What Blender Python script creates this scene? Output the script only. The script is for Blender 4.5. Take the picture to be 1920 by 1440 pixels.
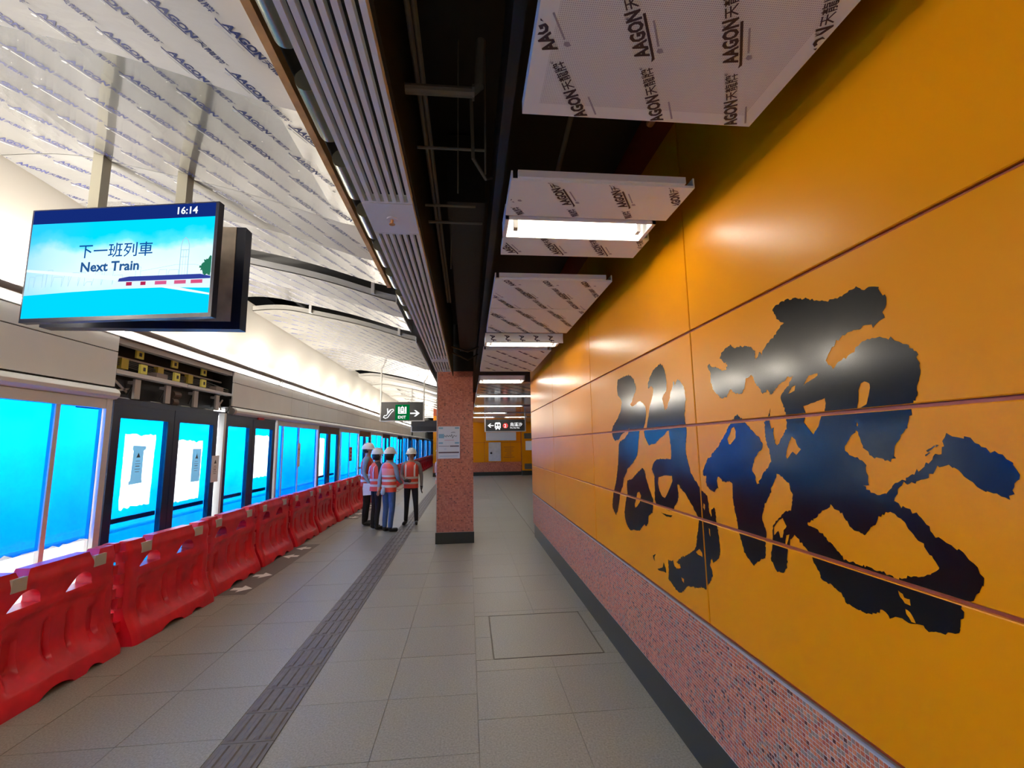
import bpy, bmesh, math, random
from mathutils import Vector, Matrix
from mathutils.geometry import tessellate_polygon
random.seed(7)
PI = math.pi
SC = bpy.context.scene
COL = SC.collection
for _o in list(bpy.data.objects):
    bpy.data.objects.remove(_o)

# ---------------------------------------------------------------- camera, world, exposure
cam = bpy.data.cameras.new('camera'); cam.sensor_width = 36.0; cam.lens = 840.155 / 1920 * 36
cam.clip_start = 0.02; cam.clip_end = 200
cam_o = bpy.data.objects.new('camera', cam); COL.objects.link(cam_o)
_r = (0.9951913261856594, -0.096817998088003, -0.014849226614869865)
_u = (0.00180166179778651, -0.13348060230459297, 0.9910497882665479)
_f = (0.09793354021781663, 0.9863109063853215, 0.13266430433907517)
cam_o.matrix_world = Matrix(((_r[0], _u[0], -_f[0], 0), (_r[1], _u[1], -_f[1], 0), (_r[2], _u[2], -_f[2], 1.7), (0, 0, 0, 1)))
SC.camera = cam_o
SC.view_settings.view_transform = 'Standard'; SC.view_settings.look = 'None'
SC.view_settings.exposure = 0.18; SC.view_settings.gamma = 1.0
SC.view_settings.use_curve_mapping = False
world = bpy.data.worlds.new('world'); SC.world = world; world.use_nodes = True
world.node_tree.nodes['Background'].inputs[0].default_value = (0.5, 0.5, 0.5, 1)
world.node_tree.nodes['Background'].inputs[1].default_value = 0.01
UP_W = 38.0       # uplights in the left cove, each
COVE_W = 105.0    # continuous lamps lying in the cove
TUNNEL_W = 340.0  # track side lamps, each
STRIP_E = 13.0     # linear light along the screen doors
TROFFER_E = 74.0  # tubes over the right side
FAR_E = 45.0

def area_lamp(name, loc, sx, sy, watts, col=(1, 1, 1), rot=(0, 0, 0)):
    l = bpy.data.lights.new(name, 'AREA'); l.shape = 'RECTANGLE'; l.size = sx; l.size_y = sy
    l.energy = watts; l.color = col
    o = bpy.data.objects.new(name, l); o.location = loc; o.rotation_euler = rot
    COL.objects.link(o); return o
def point_lamp(name, loc, watts, size, col):
    l = bpy.data.lights.new(name, 'POINT'); l.energy = watts; l.color = col; l.shadow_soft_size = size
    o = bpy.data.objects.new(name, l); o.location = loc; COL.objects.link(o); return o
UP_Y = [-1.9 + 1.43 * k for k in range(30)]
for _y in UP_Y:
    point_lamp('cove_uplight_lamp', (-3.66, _y, 3.06), UP_W, 0.06, (1.0, 0.91, 0.78))
for _y in (-1.0, 5.5, 12.0, 18.5, 25.0, 31.5, 38.0):
    area_lamp('track_side_lamp', (-4.55, _y, 3.1), 0.5, 6.2, TUNNEL_W, (1, 1, 1), (0, math.radians(48), 0)).data.spread = math.radians(120)
for _y in (-0.6, 4.4, 9.4, 14.4, 19.4, 24.4, 29.4, 34.4):
    area_lamp('cove_lamp', (-3.62, _y, 2.975), 0.10, 4.9, COVE_W, (1.0, 0.93, 0.82), (math.radians(180), math.radians(52), 0)).data.spread = math.radians(150)

area_lamp('rear_fill_lamp', (-0.9, -2.1, 2.86), 2.4, 0.5, 65, (1.0, 0.93, 0.82))  # added fill behind the camera, brightens near panel and wall by bounce

# ---------------------------------------------------------------- materials
def srgb(r, g, b):
    f = lambda c: ((c / 255 + 0.055) / 1.055) ** 2.4 if c > 10 else c / 255 / 12.92
    return (f(r), f(g), f(b))
def mat(name, col, rough=0.5, metal=0.0, ior=1.5, coat=0.0, coat_r=0.1, emit=None, es=0.0, vary=0.0, vscale=4.0, col2=None, bump=0.0, bscale=30.0, stretch=None, detail=3.0):
    m = bpy.data.materials.new(name); m.use_nodes = True
    nt = m.node_tree; p = nt.nodes['Principled BSDF']
    p.inputs['Base Color'].default_value = (*col, 1); p.inputs['Roughness'].default_value = rough
    p.inputs['Metallic'].default_value = metal; p.inputs['IOR'].default_value = ior
    p.inputs['Coat Weight'].default_value = coat; p.inputs['Coat Roughness'].default_value = coat_r
    if emit:
        p.inputs['Emission Color'].default_value = (*emit, 1); p.inputs['Emission Strength'].default_value = es
    geo = None
    if vary or bump:
        geo = nt.nodes.new('ShaderNodeNewGeometry')
        vec = geo.outputs['Position']
        if stretch:
            mp = nt.nodes.new('ShaderNodeMapping'); mp.inputs['Scale'].default_value = stretch
            nt.links.new(vec, mp.inputs['Vector']); vec = mp.outputs['Vector']
    if vary:
        n = nt.nodes.new('ShaderNodeTexNoise'); n.inputs['Scale'].default_value = vscale; n.inputs['Detail'].default_value = detail
        nt.links.new(vec, n.inputs['Vector'])
        mr = nt.nodes.new('ShaderNodeMapRange'); mr.inputs['From Min'].default_value = 0.3; mr.inputs['From Max'].default_value = 0.7
        nt.links.new(n.outputs['Fac'], mr.inputs['Value'])
        mx = nt.nodes.new('ShaderNodeMix'); mx.data_type = 'RGBA'
        c2 = col2 or tuple(c * (1 - vary) for c in col)
        mx.inputs['A'].default_value = (*col, 1); mx.inputs['B'].default_value = (*c2, 1)
        nt.links.new(mr.outputs['Result'], mx.inputs['Factor'])
        nt.links.new(mx.outputs['Result'], p.inputs['Base Color'])
    if bump:
        n = nt.nodes.new('ShaderNodeTexNoise'); n.inputs['Scale'].default_value = bscale; n.inputs['Detail'].default_value = 2
        nt.links.new(vec, n.inputs['Vector'])
        b = nt.nodes.new('ShaderNodeBump'); b.inputs['Strength'].default_value = bump; b.inputs['Distance'].default_value = 0.02
        nt.links.new(n.outputs['Fac'], b.inputs['Height']); nt.links.new(b.outputs['Normal'], p.inputs['Normal'])
    return m
def emis(name, col, s):
    m = bpy.data.materials.new(name); m.use_nodes = True; nt = m.node_tree
    for n in list(nt.nodes):
        if n.type == 'BSDF_PRINCIPLED': nt.nodes.remove(n)
    e = nt.nodes.new('ShaderNodeEmission'); e.inputs[0].default_value = (*col, 1); e.inputs[1].default_value = s
    nt.links.new(e.outputs[0], nt.nodes['Material Output'].inputs[0]); return m
def film_mat(name, c1, c2, gloss=0.05):
    m = bpy.data.materials.new(name); m.use_nodes = True; nt = m.node_tree
    for n in list(nt.nodes):
        if n.type == 'BSDF_PRINCIPLED': nt.nodes.remove(n)
    t = nt.nodes.new('ShaderNodeBsdfTransparent'); g = nt.nodes.new('ShaderNodeBsdfGlossy'); g.inputs['Roughness'].default_value = 0.05
    if c2:
        geo = nt.nodes.new('ShaderNodeNewGeometry'); no = nt.nodes.new('ShaderNodeTexNoise'); no.inputs['Scale'].default_value = 1.6; no.inputs['Detail'].default_value = 4
        nt.links.new(geo.outputs['Position'], no.inputs['Vector'])
        mr = nt.nodes.new('ShaderNodeMapRange'); mr.inputs['From Min'].default_value = 0.3; mr.inputs['From Max'].default_value = 0.7
        nt.links.new(no.outputs['Fac'], mr.inputs['Value'])
        mx = nt.nodes.new('ShaderNodeMix'); mx.data_type = 'RGBA'
        mx.inputs['A'].default_value = (*c1, 1); mx.inputs['B'].default_value = (*c2, 1)
        nt.links.new(mr.outputs['Result'], mx.inputs['Factor']); nt.links.new(mx.outputs['Result'], t.inputs['Color'])
    else:
        t.inputs['Color'].default_value = (*c1, 1)
    ms = nt.nodes.new('ShaderNodeMixShader'); ms.inputs[0].default_value = gloss
    nt.links.new(t.outputs[0], ms.inputs[1]); nt.links.new(g.outputs[0], ms.inputs[2])
    nt.links.new(ms.outputs[0], nt.nodes['Material Output'].inputs[0]); return m
def mosaic_mat(name, pitch, cols, rough=0.25):
    """one colour per tile: white noise of the tile's cell"""
    m = bpy.data.materials.new(name); m.use_nodes = True; nt = m.node_tree; p = nt.nodes['Principled BSDF']
    geo = nt.nodes.new('ShaderNodeNewGeometry')
    sn = nt.nodes.new('ShaderNodeVectorMath'); sn.operation = 'SCALE'; sn.inputs['Scale'].default_value = 1.0 / pitch
    nt.links.new(geo.outputs['Position'], sn.inputs[0])
    fl = nt.nodes.new('ShaderNodeVectorMath'); fl.operation = 'FLOOR'; nt.links.new(sn.outputs[0], fl.inputs[0])
    wn = nt.nodes.new('ShaderNodeTexWhiteNoise'); nt.links.new(fl.outputs[0], wn.inputs['Vector'])
    cr = nt.nodes.new('ShaderNodeValToRGB'); cr.color_ramp.interpolation = 'CONSTANT'
    while len(cr.color_ramp.elements) < len(cols): cr.color_ramp.elements.new(0.5)
    for e, (pos, c) in zip(cr.color_ramp.elements, cols): e.position = pos; e.color = (*c, 1)
    nt.links.new(wn.outputs['Value'], cr.inputs[0]); nt.links.new(cr.outputs[0], p.inputs['Base Color'])
    p.inputs['Roughness'].default_value = rough; return m

M = {}
M['tile'] = mat('granite tile', (0.285, 0.275, 0.225), 0.42, vary=0.42, vscale=90, detail=6)
M['tile_b'] = mat('granite tile darker', (0.277, 0.267, 0.219), 0.42, vary=0.42, vscale=90, detail=6)
M['joint'] = mat('floor joint', (0.215, 0.205, 0.17), 0.8)
M['tactile'] = mat('tactile grey', (0.105, 0.095, 0.088), 0.5, vary=0.25, vscale=20)
M['strip'] = mat('dark floor strip', (0.10, 0.09, 0.08), 0.5)
M['white_paint'] = mat('white floor paint', (0.7, 0.68, 0.64), 0.5)
M['orange'] = mat('orange panel', (0.62, 0.215, 0.001), 0.30, ior=1.22, vary=0.06, vscale=1.5)
M['orange_edge'] = mat('joint of orange panels', (0.30, 0.05, 0.008), 0.5)
M['ink'] = mat('black ink', (0.004, 0.0045, 0.005), 0.16, ior=1.33)
M['mosaic'] = mosaic_mat('dado mosaic', 0.016, [(0, (0.48, 0.13, 0.045)), (0.3, (0.40, 0.095, 0.035)), (0.52, (0.54, 0.19, 0.08)), (0.68, (0.23, 0.17, 0.13)), (0.84, (0.30, 0.06, 0.035)), (0.93, (0.07, 0.015, 0.012))], 0.4)
M['mosaic_p'] = mosaic_mat('pillar mosaic', 0.025, [(0, (0.44, 0.13, 0.07)), (0.35, (0.38, 0.10, 0.055)), (0.6, (0.50, 0.17, 0.10)), (0.8, (0.30, 0.075, 0.045)), (0.965, (0.14, 0.035, 0.025))], 0.3)
M['grout'] = mat('grout', (0.47, 0.43, 0.35), 0.7)
M['grout_p'] = mat('pillar grout', (0.42, 0.22, 0.15), 0.7)
M['skirt'] = mat('dark green black skirting', (0.012, 0.016, 0.015), 0.3)
M['alu'] = mat('aluminium trim', (0.42, 0.41, 0.39), 0.4, metal=0.7)
M['steel'] = mat('stainless steel', (0.62, 0.60, 0.56), 0.33, metal=0.9)
M['fascia'] = mat('silver fascia panel', (0.88, 0.90, 0.87), 0.4, metal=0.05, vary=0.06, vscale=2)
M['white_wall'] = mat('white upper wall', (0.60, 0.575, 0.52), 0.5)
M['film_panel'] = mat('filmed metal ceiling panel', (0.82, 0.82, 0.82), 0.15, metal=0.5, coat=0.8, coat_r=0.05, vary=0.06, vscale=1.2, bump=0.05, bscale=5.0, stretch=(1, 3, 1))
M['film_far'] = mat('filmed panel creased', (0.72, 0.70, 0.66), 0.14, metal=0.5, bump=0.05, bscale=1.2, stretch=(0.5, 2.5, 1))
M['panel_r'] = mat('perforated ceiling panel', (0.80, 0.85, 0.74), 0.5, ior=1.4)
M['panel_edge'] = mat('ceiling panel edge', (0.55, 0.54, 0.53), 0.5)
M['print_blue'] = mat('navy film print', (0.025, 0.03, 0.10), 0.55, ior=1.25)
M['print_dark'] = mat('dark purple film print', (0.030, 0.018, 0.028), 0.5)
M['print_grey'] = mat('grey film print', (0.33, 0.32, 0.32), 0.5)
M['brown'] = mat('brown board edge', (0.62, 0.30, 0.10), 0.7, vary=0.4, vscale=8)
M['black'] = mat('black paint', (0.006, 0.006, 0.006), 0.6)
M['duct'] = mat('black duct lagging', (0.012, 0.012, 0.012), 0.5)
M['pipe'] = mat('dull grey pipe', (0.16, 0.155, 0.14), 0.5, metal=0.2)
M['grille'] = mat('grey white diffuser', (0.78, 0.81, 0.74), 0.45)
M['red'] = mat('red plastic', (0.80, 0.010, 0.028), 0.34, vary=0.35, vscale=5, bump=0.08, bscale=14)
M['patch'] = mat('pale reflective patch', (0.52, 0.46, 0.38), 0.4)
M['navy'] = mat('dark navy door frame', (0.003, 0.018, 0.06), 0.3)
M['post'] = mat('silver door post', (0.70, 0.70, 0.68), 0.35, metal=0.15)
M['glass'] = film_mat('clear glass', (0.97, 0.99, 0.99), None, 0.06)
M['film'] = film_mat('blue protective film', (0.0, 0.22, 1.0), (0.0, 0.17, 0.92), 0.03)
M['film_door'] = film_mat('bright blue film', (0.0, 0.38, 1.0), (0.0, 0.25, 0.97), 0.03)
M['tunnel'] = mat('white track wall', (0.85, 0.86, 0.87), 0.7)
M['tunnel_low'] = mat('track wall lower band', (0.62, 0.64, 0.66), 0.7)
M['notice'] = mat('pale notice paper', (0.85, 0.85, 0.85), 0.6)
M['notice_blue'] = mat('blue grey notice', (0.10, 0.30, 0.50), 0.6)
def translucent(m, col):
    nt = m.node_tree; t = nt.nodes.new('ShaderNodeBsdfTranslucent'); t.inputs[0].default_value = (*col, 1); a = nt.nodes.new('ShaderNodeMixShader'); a.inputs[0].default_value = .5
    nt.links.new(nt.nodes['Principled BSDF'].outputs[0], a.inputs[1]); nt.links.new(t.outputs[0], a.inputs[2]); nt.links.new(a.outputs[0], nt.nodes['Material Output'].inputs[0])
translucent(M['notice_blue'], (.12, .29, .43))
M['notice_ink'] = mat('notice ink', (0.05, 0.05, 0.06), 0.6)
M['notice_red'] = mat('red notice', (0.5, 0.02, 0.03), 0.5)
M['yellow'] = mat('yellow tag', (0.85, 0.78, 0.16), 0.5)
M['yellow_d'] = mat('dark yellow block', (0.55, 0.43, 0.06), 0.5)
M['mach'] = mat('dark machinery', (0.03, 0.032, 0.033), 0.4, metal=0.5)
M['mach_l'] = mat('grey bracket', (0.50, 0.47, 0.44), 0.45, metal=0.4)
M['cable'] = mat('cable', (0.12, 0.11, 0.10), 0.5)
M['tube'] = emis('lit tube', (1.0, 0.93, 0.80), TROFFER_E)
M['tube_far'] = emis('lit far tube', (1.0, 0.95, 0.86), FAR_E)
M['strip_l'] = emis('lit strip', (1.0, 0.96, 0.90), STRIP_E)
M['lens'] = emis('uplight lens', (1.0, 0.92, 0.78), 140)
M['white'] = mat('white enamel', (0.75, 0.74, 0.72), 0.4)
M['case'] = mat('navy monitor case', (0.006, 0.009, 0.03), 0.3)
M['case_b'] = mat('monitor back plate', (0.55, 0.46, 0.36), 0.4, metal=0.2, vary=0.4, vscale=6)
M['polem'] = mat('olive grey pole', (0.36, 0.34, 0.27), 0.4, metal=0.3)
M['sign'] = mat('black sign', (0.012, 0.013, 0.013), 0.35)
M['sign_lit'] = emis('lit sign white', (1, 1, 1), 1.0)
M['sign_green'] = emis('lit sign green', (0.0, 0.13, 0.03), 1.0)
M['sign_red'] = emis('lit sign red', (0.75, 0.08, 0.07), 0.9)

# ---------------------------------------------------------------- mesh builder
class MB:
    def __init__(s): s.v = []; s.f = []; s.m = []; s.cur = 0
    def face(s, pts):
        n = len(s.v); s.v += [tuple(p) for p in pts]; s.f.append(tuple(range(n, n + len(pts)))); s.m.append(s.cur)
    def raw(s, vs, fs):
        n = len(s.v); s.v += [tuple(p) for p in vs]
        for f in fs: s.f.append(tuple(i + n for i in f)); s.m.append(s.cur)
    def box(s, x0, y0, z0, x1, y1, z1):
        x0, x1 = sorted((x0, x1)); y0, y1 = sorted((y0, y1)); z0, z1 = sorted((z0, z1))
        s.raw([(x0, y0, z0), (x1, y0, z0), (x1, y1, z0), (x0, y1, z0), (x0, y0, z1), (x1, y0, z1), (x1, y1, z1), (x0, y1, z1)],
              [(3, 2, 1, 0), (4, 5, 6, 7), (0, 1, 5, 4), (1, 2, 6, 5), (2, 3, 7, 6), (3, 0, 4, 7)])
        return s
    def hexa(s, b, t):
        s.raw(list(b) + list(t), [(3, 2, 1, 0), (4, 5, 6, 7), (0, 1, 5, 4), (1, 2, 6, 5), (2, 3, 7, 6), (3, 0, 4, 7)]); return s
    def bar(s, p, q, w, h, up=(0, 0, 1)):
        p = Vector(p); q = Vector(q); d = (q - p).normalized(); u = Vector(up)
        if abs(d.dot(u)) > 0.95: u = Vector((1, 0, 0))
        a = d.cross(u).normalized(); b = a.cross(d).normalized(); a *= w / 2; b *= h / 2
        return s.hexa([p - a - b, p + a - b, p + a + b, p - a + b], [q - a - b, q + a - b, q + a + b, q - a + b])
    def tube(s, pts, r, n=8, cap=True):
        pts = [Vector(p) for p in pts]; rs = r if isinstance(r, (list, tuple)) else [r] * len(pts); base = len(s.v); prev = None
        for i, p in enumerate(pts):
            d = (pts[min(i + 1, len(pts) - 1)] - pts[max(i - 1, 0)]).normalized()
            if prev is None:
                u = Vector((0, 0, 1)) if abs(d.z) < 0.9 else Vector((1, 0, 0)); a = d.cross(u).normalized()
            else:
                a = (prev - d * prev.dot(d)).normalized()
            prev = a; b = d.cross(a)
            for k in range(n):
                t = 2 * PI * k / n; s.v.append(tuple(p + a * (rs[i] * math.cos(t)) + b * (rs[i] * math.sin(t))))
        for i in range(len(pts) - 1):
            for k in range(n):
                k2 = (k + 1) % n
                s.f.append((base + i * n + k, base + i * n + k2, base + (i + 1) * n + k2, base + (i + 1) * n + k)); s.m.append(s.cur)
        if cap:
            s.f.append(tuple(base + k for k in reversed(range(n)))); s.m.append(s.cur)
            e = base + (len(pts) - 1) * n; s.f.append(tuple(e + k for k in range(n))); s.m.append(s.cur)
        return s
    def loft(s, rings, closed=True, cap=True):
        n = len(rings[0]); base = len(s.v)
        for r in rings: s.v += [tuple(p) for p in r]
        for i in range(len(rings) - 1):
            for k in range(n if closed else n - 1):
                k2 = (k + 1) % n
                s.f.append((base + i * n + k, base + i * n + k2, base + (i + 1) * n + k2, base + (i + 1) * n + k)); s.m.append(s.cur)
        if cap and closed:
            s.f.append(tuple(base + k for k in reversed(range(n)))); s.m.append(s.cur)
            e = base + (len(rings) - 1) * n; s.f.append(tuple(e + k for k in range(n))); s.m.append(s.cur)
        return s
    def prism(s, poly, h0, h1, fn):
        """poly: 2D outline, fn(a, b, h) -> 3D"""
        n = len(poly); base = len(s.v)
        s.v += [tuple(fn(a, b, h0)) for a, b in poly] + [tuple(fn(a, b, h1)) for a, b in poly]
        tri = tessellate_polygon([[Vector((a, b, 0)) for a, b in poly]])
        for t in tri:
            s.f.append((base + t[0], base + t[1], base + t[2])); s.m.append(s.cur)
            s.f.append((base + n + t[2], base + n + t[1], base + n + t[0])); s.m.append(s.cur)
        for k in range(n):
            k2 = (k + 1) % n; s.f.append((base + k, base + k2, base + n + k2, base + n + k)); s.m.append(s.cur)
        return s
    def flat(s, vf, o, ux, uy):
        o = Vector(o); ux = Vector(ux); uy = Vector(uy)
        s.raw([o + ux * a + uy * b for a, b in vf[0]], vf[1]); return s
    def build(s, name, mats, parent=None, smooth=False, fix=True):
        me = bpy.data.meshes.new(name); off = ORIG.get(parent.name, Vector()) if parent else Vector()
        me.from_pydata([tuple(Vector(v) - off) for v in s.v], [], s.f)
        for m in (mats if isinstance(mats, (list, tuple)) else [mats]): me.materials.append(m)
        if max(s.m, default=0) > 0: me.polygons.foreach_set('material_index', s.m)
        if fix:
            b = bmesh.new(); b.from_mesh(me); bmesh.ops.recalc_face_normals(b, faces=b.faces); b.to_mesh(me); b.free()
        if smooth: me.polygons.foreach_set('use_smooth', [True] * len(me.polygons))
        o = bpy.data.objects.new(name, me); COL.objects.link(o)
        if parent: o.parent = parent; ORIG[o.name] = off
        return o
ORIG = {}
def smooth_by_angle(o, deg=35):
    me = o.data
    b = bmesh.new(); b.from_mesh(me)
    bmesh.ops.remove_doubles(b, verts=b.verts, dist=1e-5)
    for f in b.faces: f.smooth = True
    for e in b.edges:
        e.smooth = not (len(e.link_faces) == 2 and e.calc_face_angle(0) > math.radians(deg))
    b.to_mesh(me); b.free()
    return o
def thing(name, label, cat, loc=(0, 0, 0), group=None):
    o = bpy.data.objects.new(name, None); o.empty_display_size = 0.1; COL.objects.link(o); o.location = loc
    ORIG[o.name] = Vector(loc); o['label'] = label; o['category'] = cat
    if group: o['group'] = group
    return o
def tag(o, label, cat, group=None):
    o['label'] = label; o['category'] = cat
    if group: o['group'] = group
    return o
def structure(name, label=None):
    o = bpy.data.objects.new(name, None); COL.objects.link(o); o['kind'] = 'structure'; ORIG[o.name] = Vector()
    if label: o['label'] = label; o['category'] = label.split()[-1]
    return o
def struct(o, label=None, cat=None):
    o['kind'] = 'structure'
    if label: o['label'] = label
    if cat: o['category'] = cat
    return o
def dup(root, loc, rz=None, label=None, group=None):
    r = root.copy(); COL.objects.link(r); r.location = loc
    if rz is not None: r.rotation_euler = (0, 0, rz)
    if label: r['label'] = label
    if group: r['group'] = group
    for ch in list(root.children):
        c = ch.copy(); COL.objects.link(c); c.parent = r
        for g in list(ch.children):
            d = g.copy(); COL.objects.link(d); d.parent = c
    ORIG[r.name] = Vector(loc)
    return r
_TC = {}
def text2d(body, size=1.0, bold=0.0, shear=0.0, res=2, align='LEFT'):
    k = (body, size, bold, shear, res, align)
    if k not in _TC:
        c = bpy.data.curves.new('lettering', 'FONT'); c.body = body; c.size = size; c.offset = bold; c.shear = shear; c.resolution_u = res; c.align_x = align
        o = bpy.data.objects.new('lettering', c); COL.objects.link(o)
        dg = bpy.context.evaluated_depsgraph_get(); me = bpy.data.meshes.new_from_object(o.evaluated_get(dg))
        _TC[k] = ([(v.co.x, v.co.y) for v in me.vertices], [tuple(p.vertices) for p in me.polygons])
        bpy.data.objects.remove(o); bpy.data.curves.remove(c); bpy.data.meshes.remove(me)
    return _TC[k]
def rect2d(x0, y0, x1, y1): return ([(x0, y0), (x1, y0), (x1, y1), (x0, y1)], [(0, 1, 2, 3)])
def poly2d(pts):
    t = tessellate_polygon([[Vector((a, b, 0)) for a, b in pts]]); return (list(pts), [tuple(x) for x in t])
def ell2d(cx, cy, rx, ry, n=20): return ([(cx + rx * math.cos(2 * PI * k / n), cy + ry * math.sin(2 * PI * k / n)) for k in range(n)], [tuple(range(n))])
def line2d(pts, w):
    vs = []; fs = []
    for (x0, y0), (x1, y1) in zip(pts, pts[1:]):
        d = Vector((x1 - x0, y1 - y0)); L = d.length or 1; d /= L; nx, ny = -d.y * w / 2, d.x * w / 2; e = w * 0.3
        x0e, y0e, x1e, y1e = x0 - d.x * e, y0 - d.y * e, x1 + d.x * e, y1 + d.y * e
        n = len(vs); vs += [(x0e + nx, y0e + ny), (x1e + nx, y1e + ny), (x1e - nx, y1e - ny), (x0e - nx, y0e - ny)]; fs.append((n, n + 1, n + 2, n + 3))
    return (vs, fs)
# ================================================================ THE SETTING
# ---------------------------------------------------------------- floor
Y0, Y1 = -3.0, 46.0
fl = MB(); fl.box(-3.75, Y0, -0.12, 1.6, Y1, -0.004); fl.box(1.6, 8.6, -0.12, 6.5, 26, -0.004)
floor = struct(fl.build('floor', M['joint']))
G = 0.004
HX0, HX1, HY0, HY1 = 0.21, 1.10, 3.84, 4.735
colx = [(-3.7, -3.23), (-3.23, -2.63), (-2.63, -2.03), (-2.03, -1.435), (-1.125, -0.54), (-0.54, 0.06), (0.06, 0.66), (0.66, 1.245)]
far_t = MB(); n_tile = 0
def tile_row(x0, x1, y, parts):
    global n_tile
    segs = [(x0, x1, y, y + 0.6)]
    if x1 > HX0 and x0 < HX1 and y + 0.6 > HY0 and y < HY1:        # leave room for the access hatch
        segs = []
        if y < HY0: segs.append((x0, x1, y, HY0 - 0.012))
        if y + 0.6 > HY1: segs.append((x0, x1, HY1 + 0.012, y + 0.6))
        a, b = max(y, HY0 - 0.012), min(y + 0.6, HY1 + 0.012)
        if b > a:
            if x0 < HX0 - 0.012: segs.append((x0, HX0 - 0.012, a, b))
            if x1 > HX1 + 0.012: segs.append((HX1 + 0.012, x1, a, b))
    for (a, b, c, d) in segs:
        m = MB() if parts else far_t
        h = random.uniform(-0.0006, 0.0006)
        m.box(a + G / 2, c + G / 2, -0.03, b - G / 2, d - G / 2, h)
        if parts: m.build('tile', M['tile'] if random.random() < 0.6 else M['tile_b'], floor, fix=False)
for ci, (xa, xb) in enumerate(colx):
    off = 0.05 if ci in (0, 2, 3, 6, 7) else 0.35
    k = -6
    while off + 0.6 * k < Y1:
        y = off + 0.6 * k; tile_row(xa, xb, y, 1.0 < y < 16 and ci > 1); k += 1
for xi in range(8):
    for k in range(29): far_t.box(1.262 + 0.6 * xi, 8.6 + 0.6 * k, -0.03, 1.858 + 0.6 * xi, 9.196 + 0.6 * k, 0)
o = far_t.build('far_tile', M['tile'], floor, fix=False); o['kind'] = 'stuff'
hm = MB(); hm.box(HX0, HY0, -0.03, HX1, HY1, 0.0); hatch = hm.build('access_hatch', M['tile_b'], floor); hatch['label'] = 'square tiled access hatch with thin metal edge'
fm = MB()
for (a, b, c, d) in ((HX0 - 0.007, HX0 - 0.002, HY0 - 0.007, HY1 + 0.007), (HX1 + 0.002, HX1 + 0.007, HY0 - 0.007, HY1 + 0.007), (HX0, HX1, HY0 - 0.007, HY0 - 0.002), (HX0, HX1, HY1 + 0.002, HY1 + 0.007)): fm.box(a, c, -0.03, b, d, 0.0012)
fm.build('hatch_edge', mat('hatch edge', (0.09, 0.075, 0.06), 0.5), hatch)
# tactile guide strip: one plate per 300 mm with four raised bars
tm = MB(); tm.box(-0.148, 0.002, -0.02, 0.148, 0.298, 0.001)
for bx in (-0.105, -0.035, 0.035, 0.105):
    tm.hexa([(bx - 0.02, 0.018, 0.001), (bx + 0.02, 0.018, 0.001), (bx + 0.02, 0.282, 0.001), (bx - 0.02, 0.282, 0.001)],
            [(bx - 0.012, 0.028, 0.007), (bx + 0.012, 0.028, 0.007), (bx + 0.012, 0.272, 0.007), (bx - 0.012, 0.272, 0.007)])
t0 = tm.build('tactile_tile', M['tactile'], floor); t0['label'] = 'dark grey ribbed tactile guide tile'
t0.location = (-1.28, 1.2, 0)
for k in range(1, 100):
    c = t0.copy(); COL.objects.link(c); c.location = (-1.28, 1.2 + 0.3 * k, 0)
# boarding strips by the doors with white arrows
for ys in (5.75, 11.2, 17.0):
    sm = MB(); sm.box(-3.35, ys + 0.05, -0.02, -2.60, ys + 2.75, 0.0015)
    st = sm.build('boarding_strip', M['strip'], floor); st['label'] = 'dark boarding strip with white arrows'
    for ay in (0.28, 0.85, 1.9, 2.45):
        am = MB()
        arr = [(0, 0.14), (0.13, 0.0), (0.05, 0.0), (0.05, -0.10), (-0.05, -0.10), (-0.05, 0.0), (-0.13, 0.0)]
        sg = 1 if ay < 1.2 else -1
        am.flat(poly2d([(b, a) for a, b in arr]), (-2.76, ys + ay, 0.0022), (sg * 1, 0, 0), (0, 1, 0))
        am.build('arrow', M['white_paint'], st)

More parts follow.
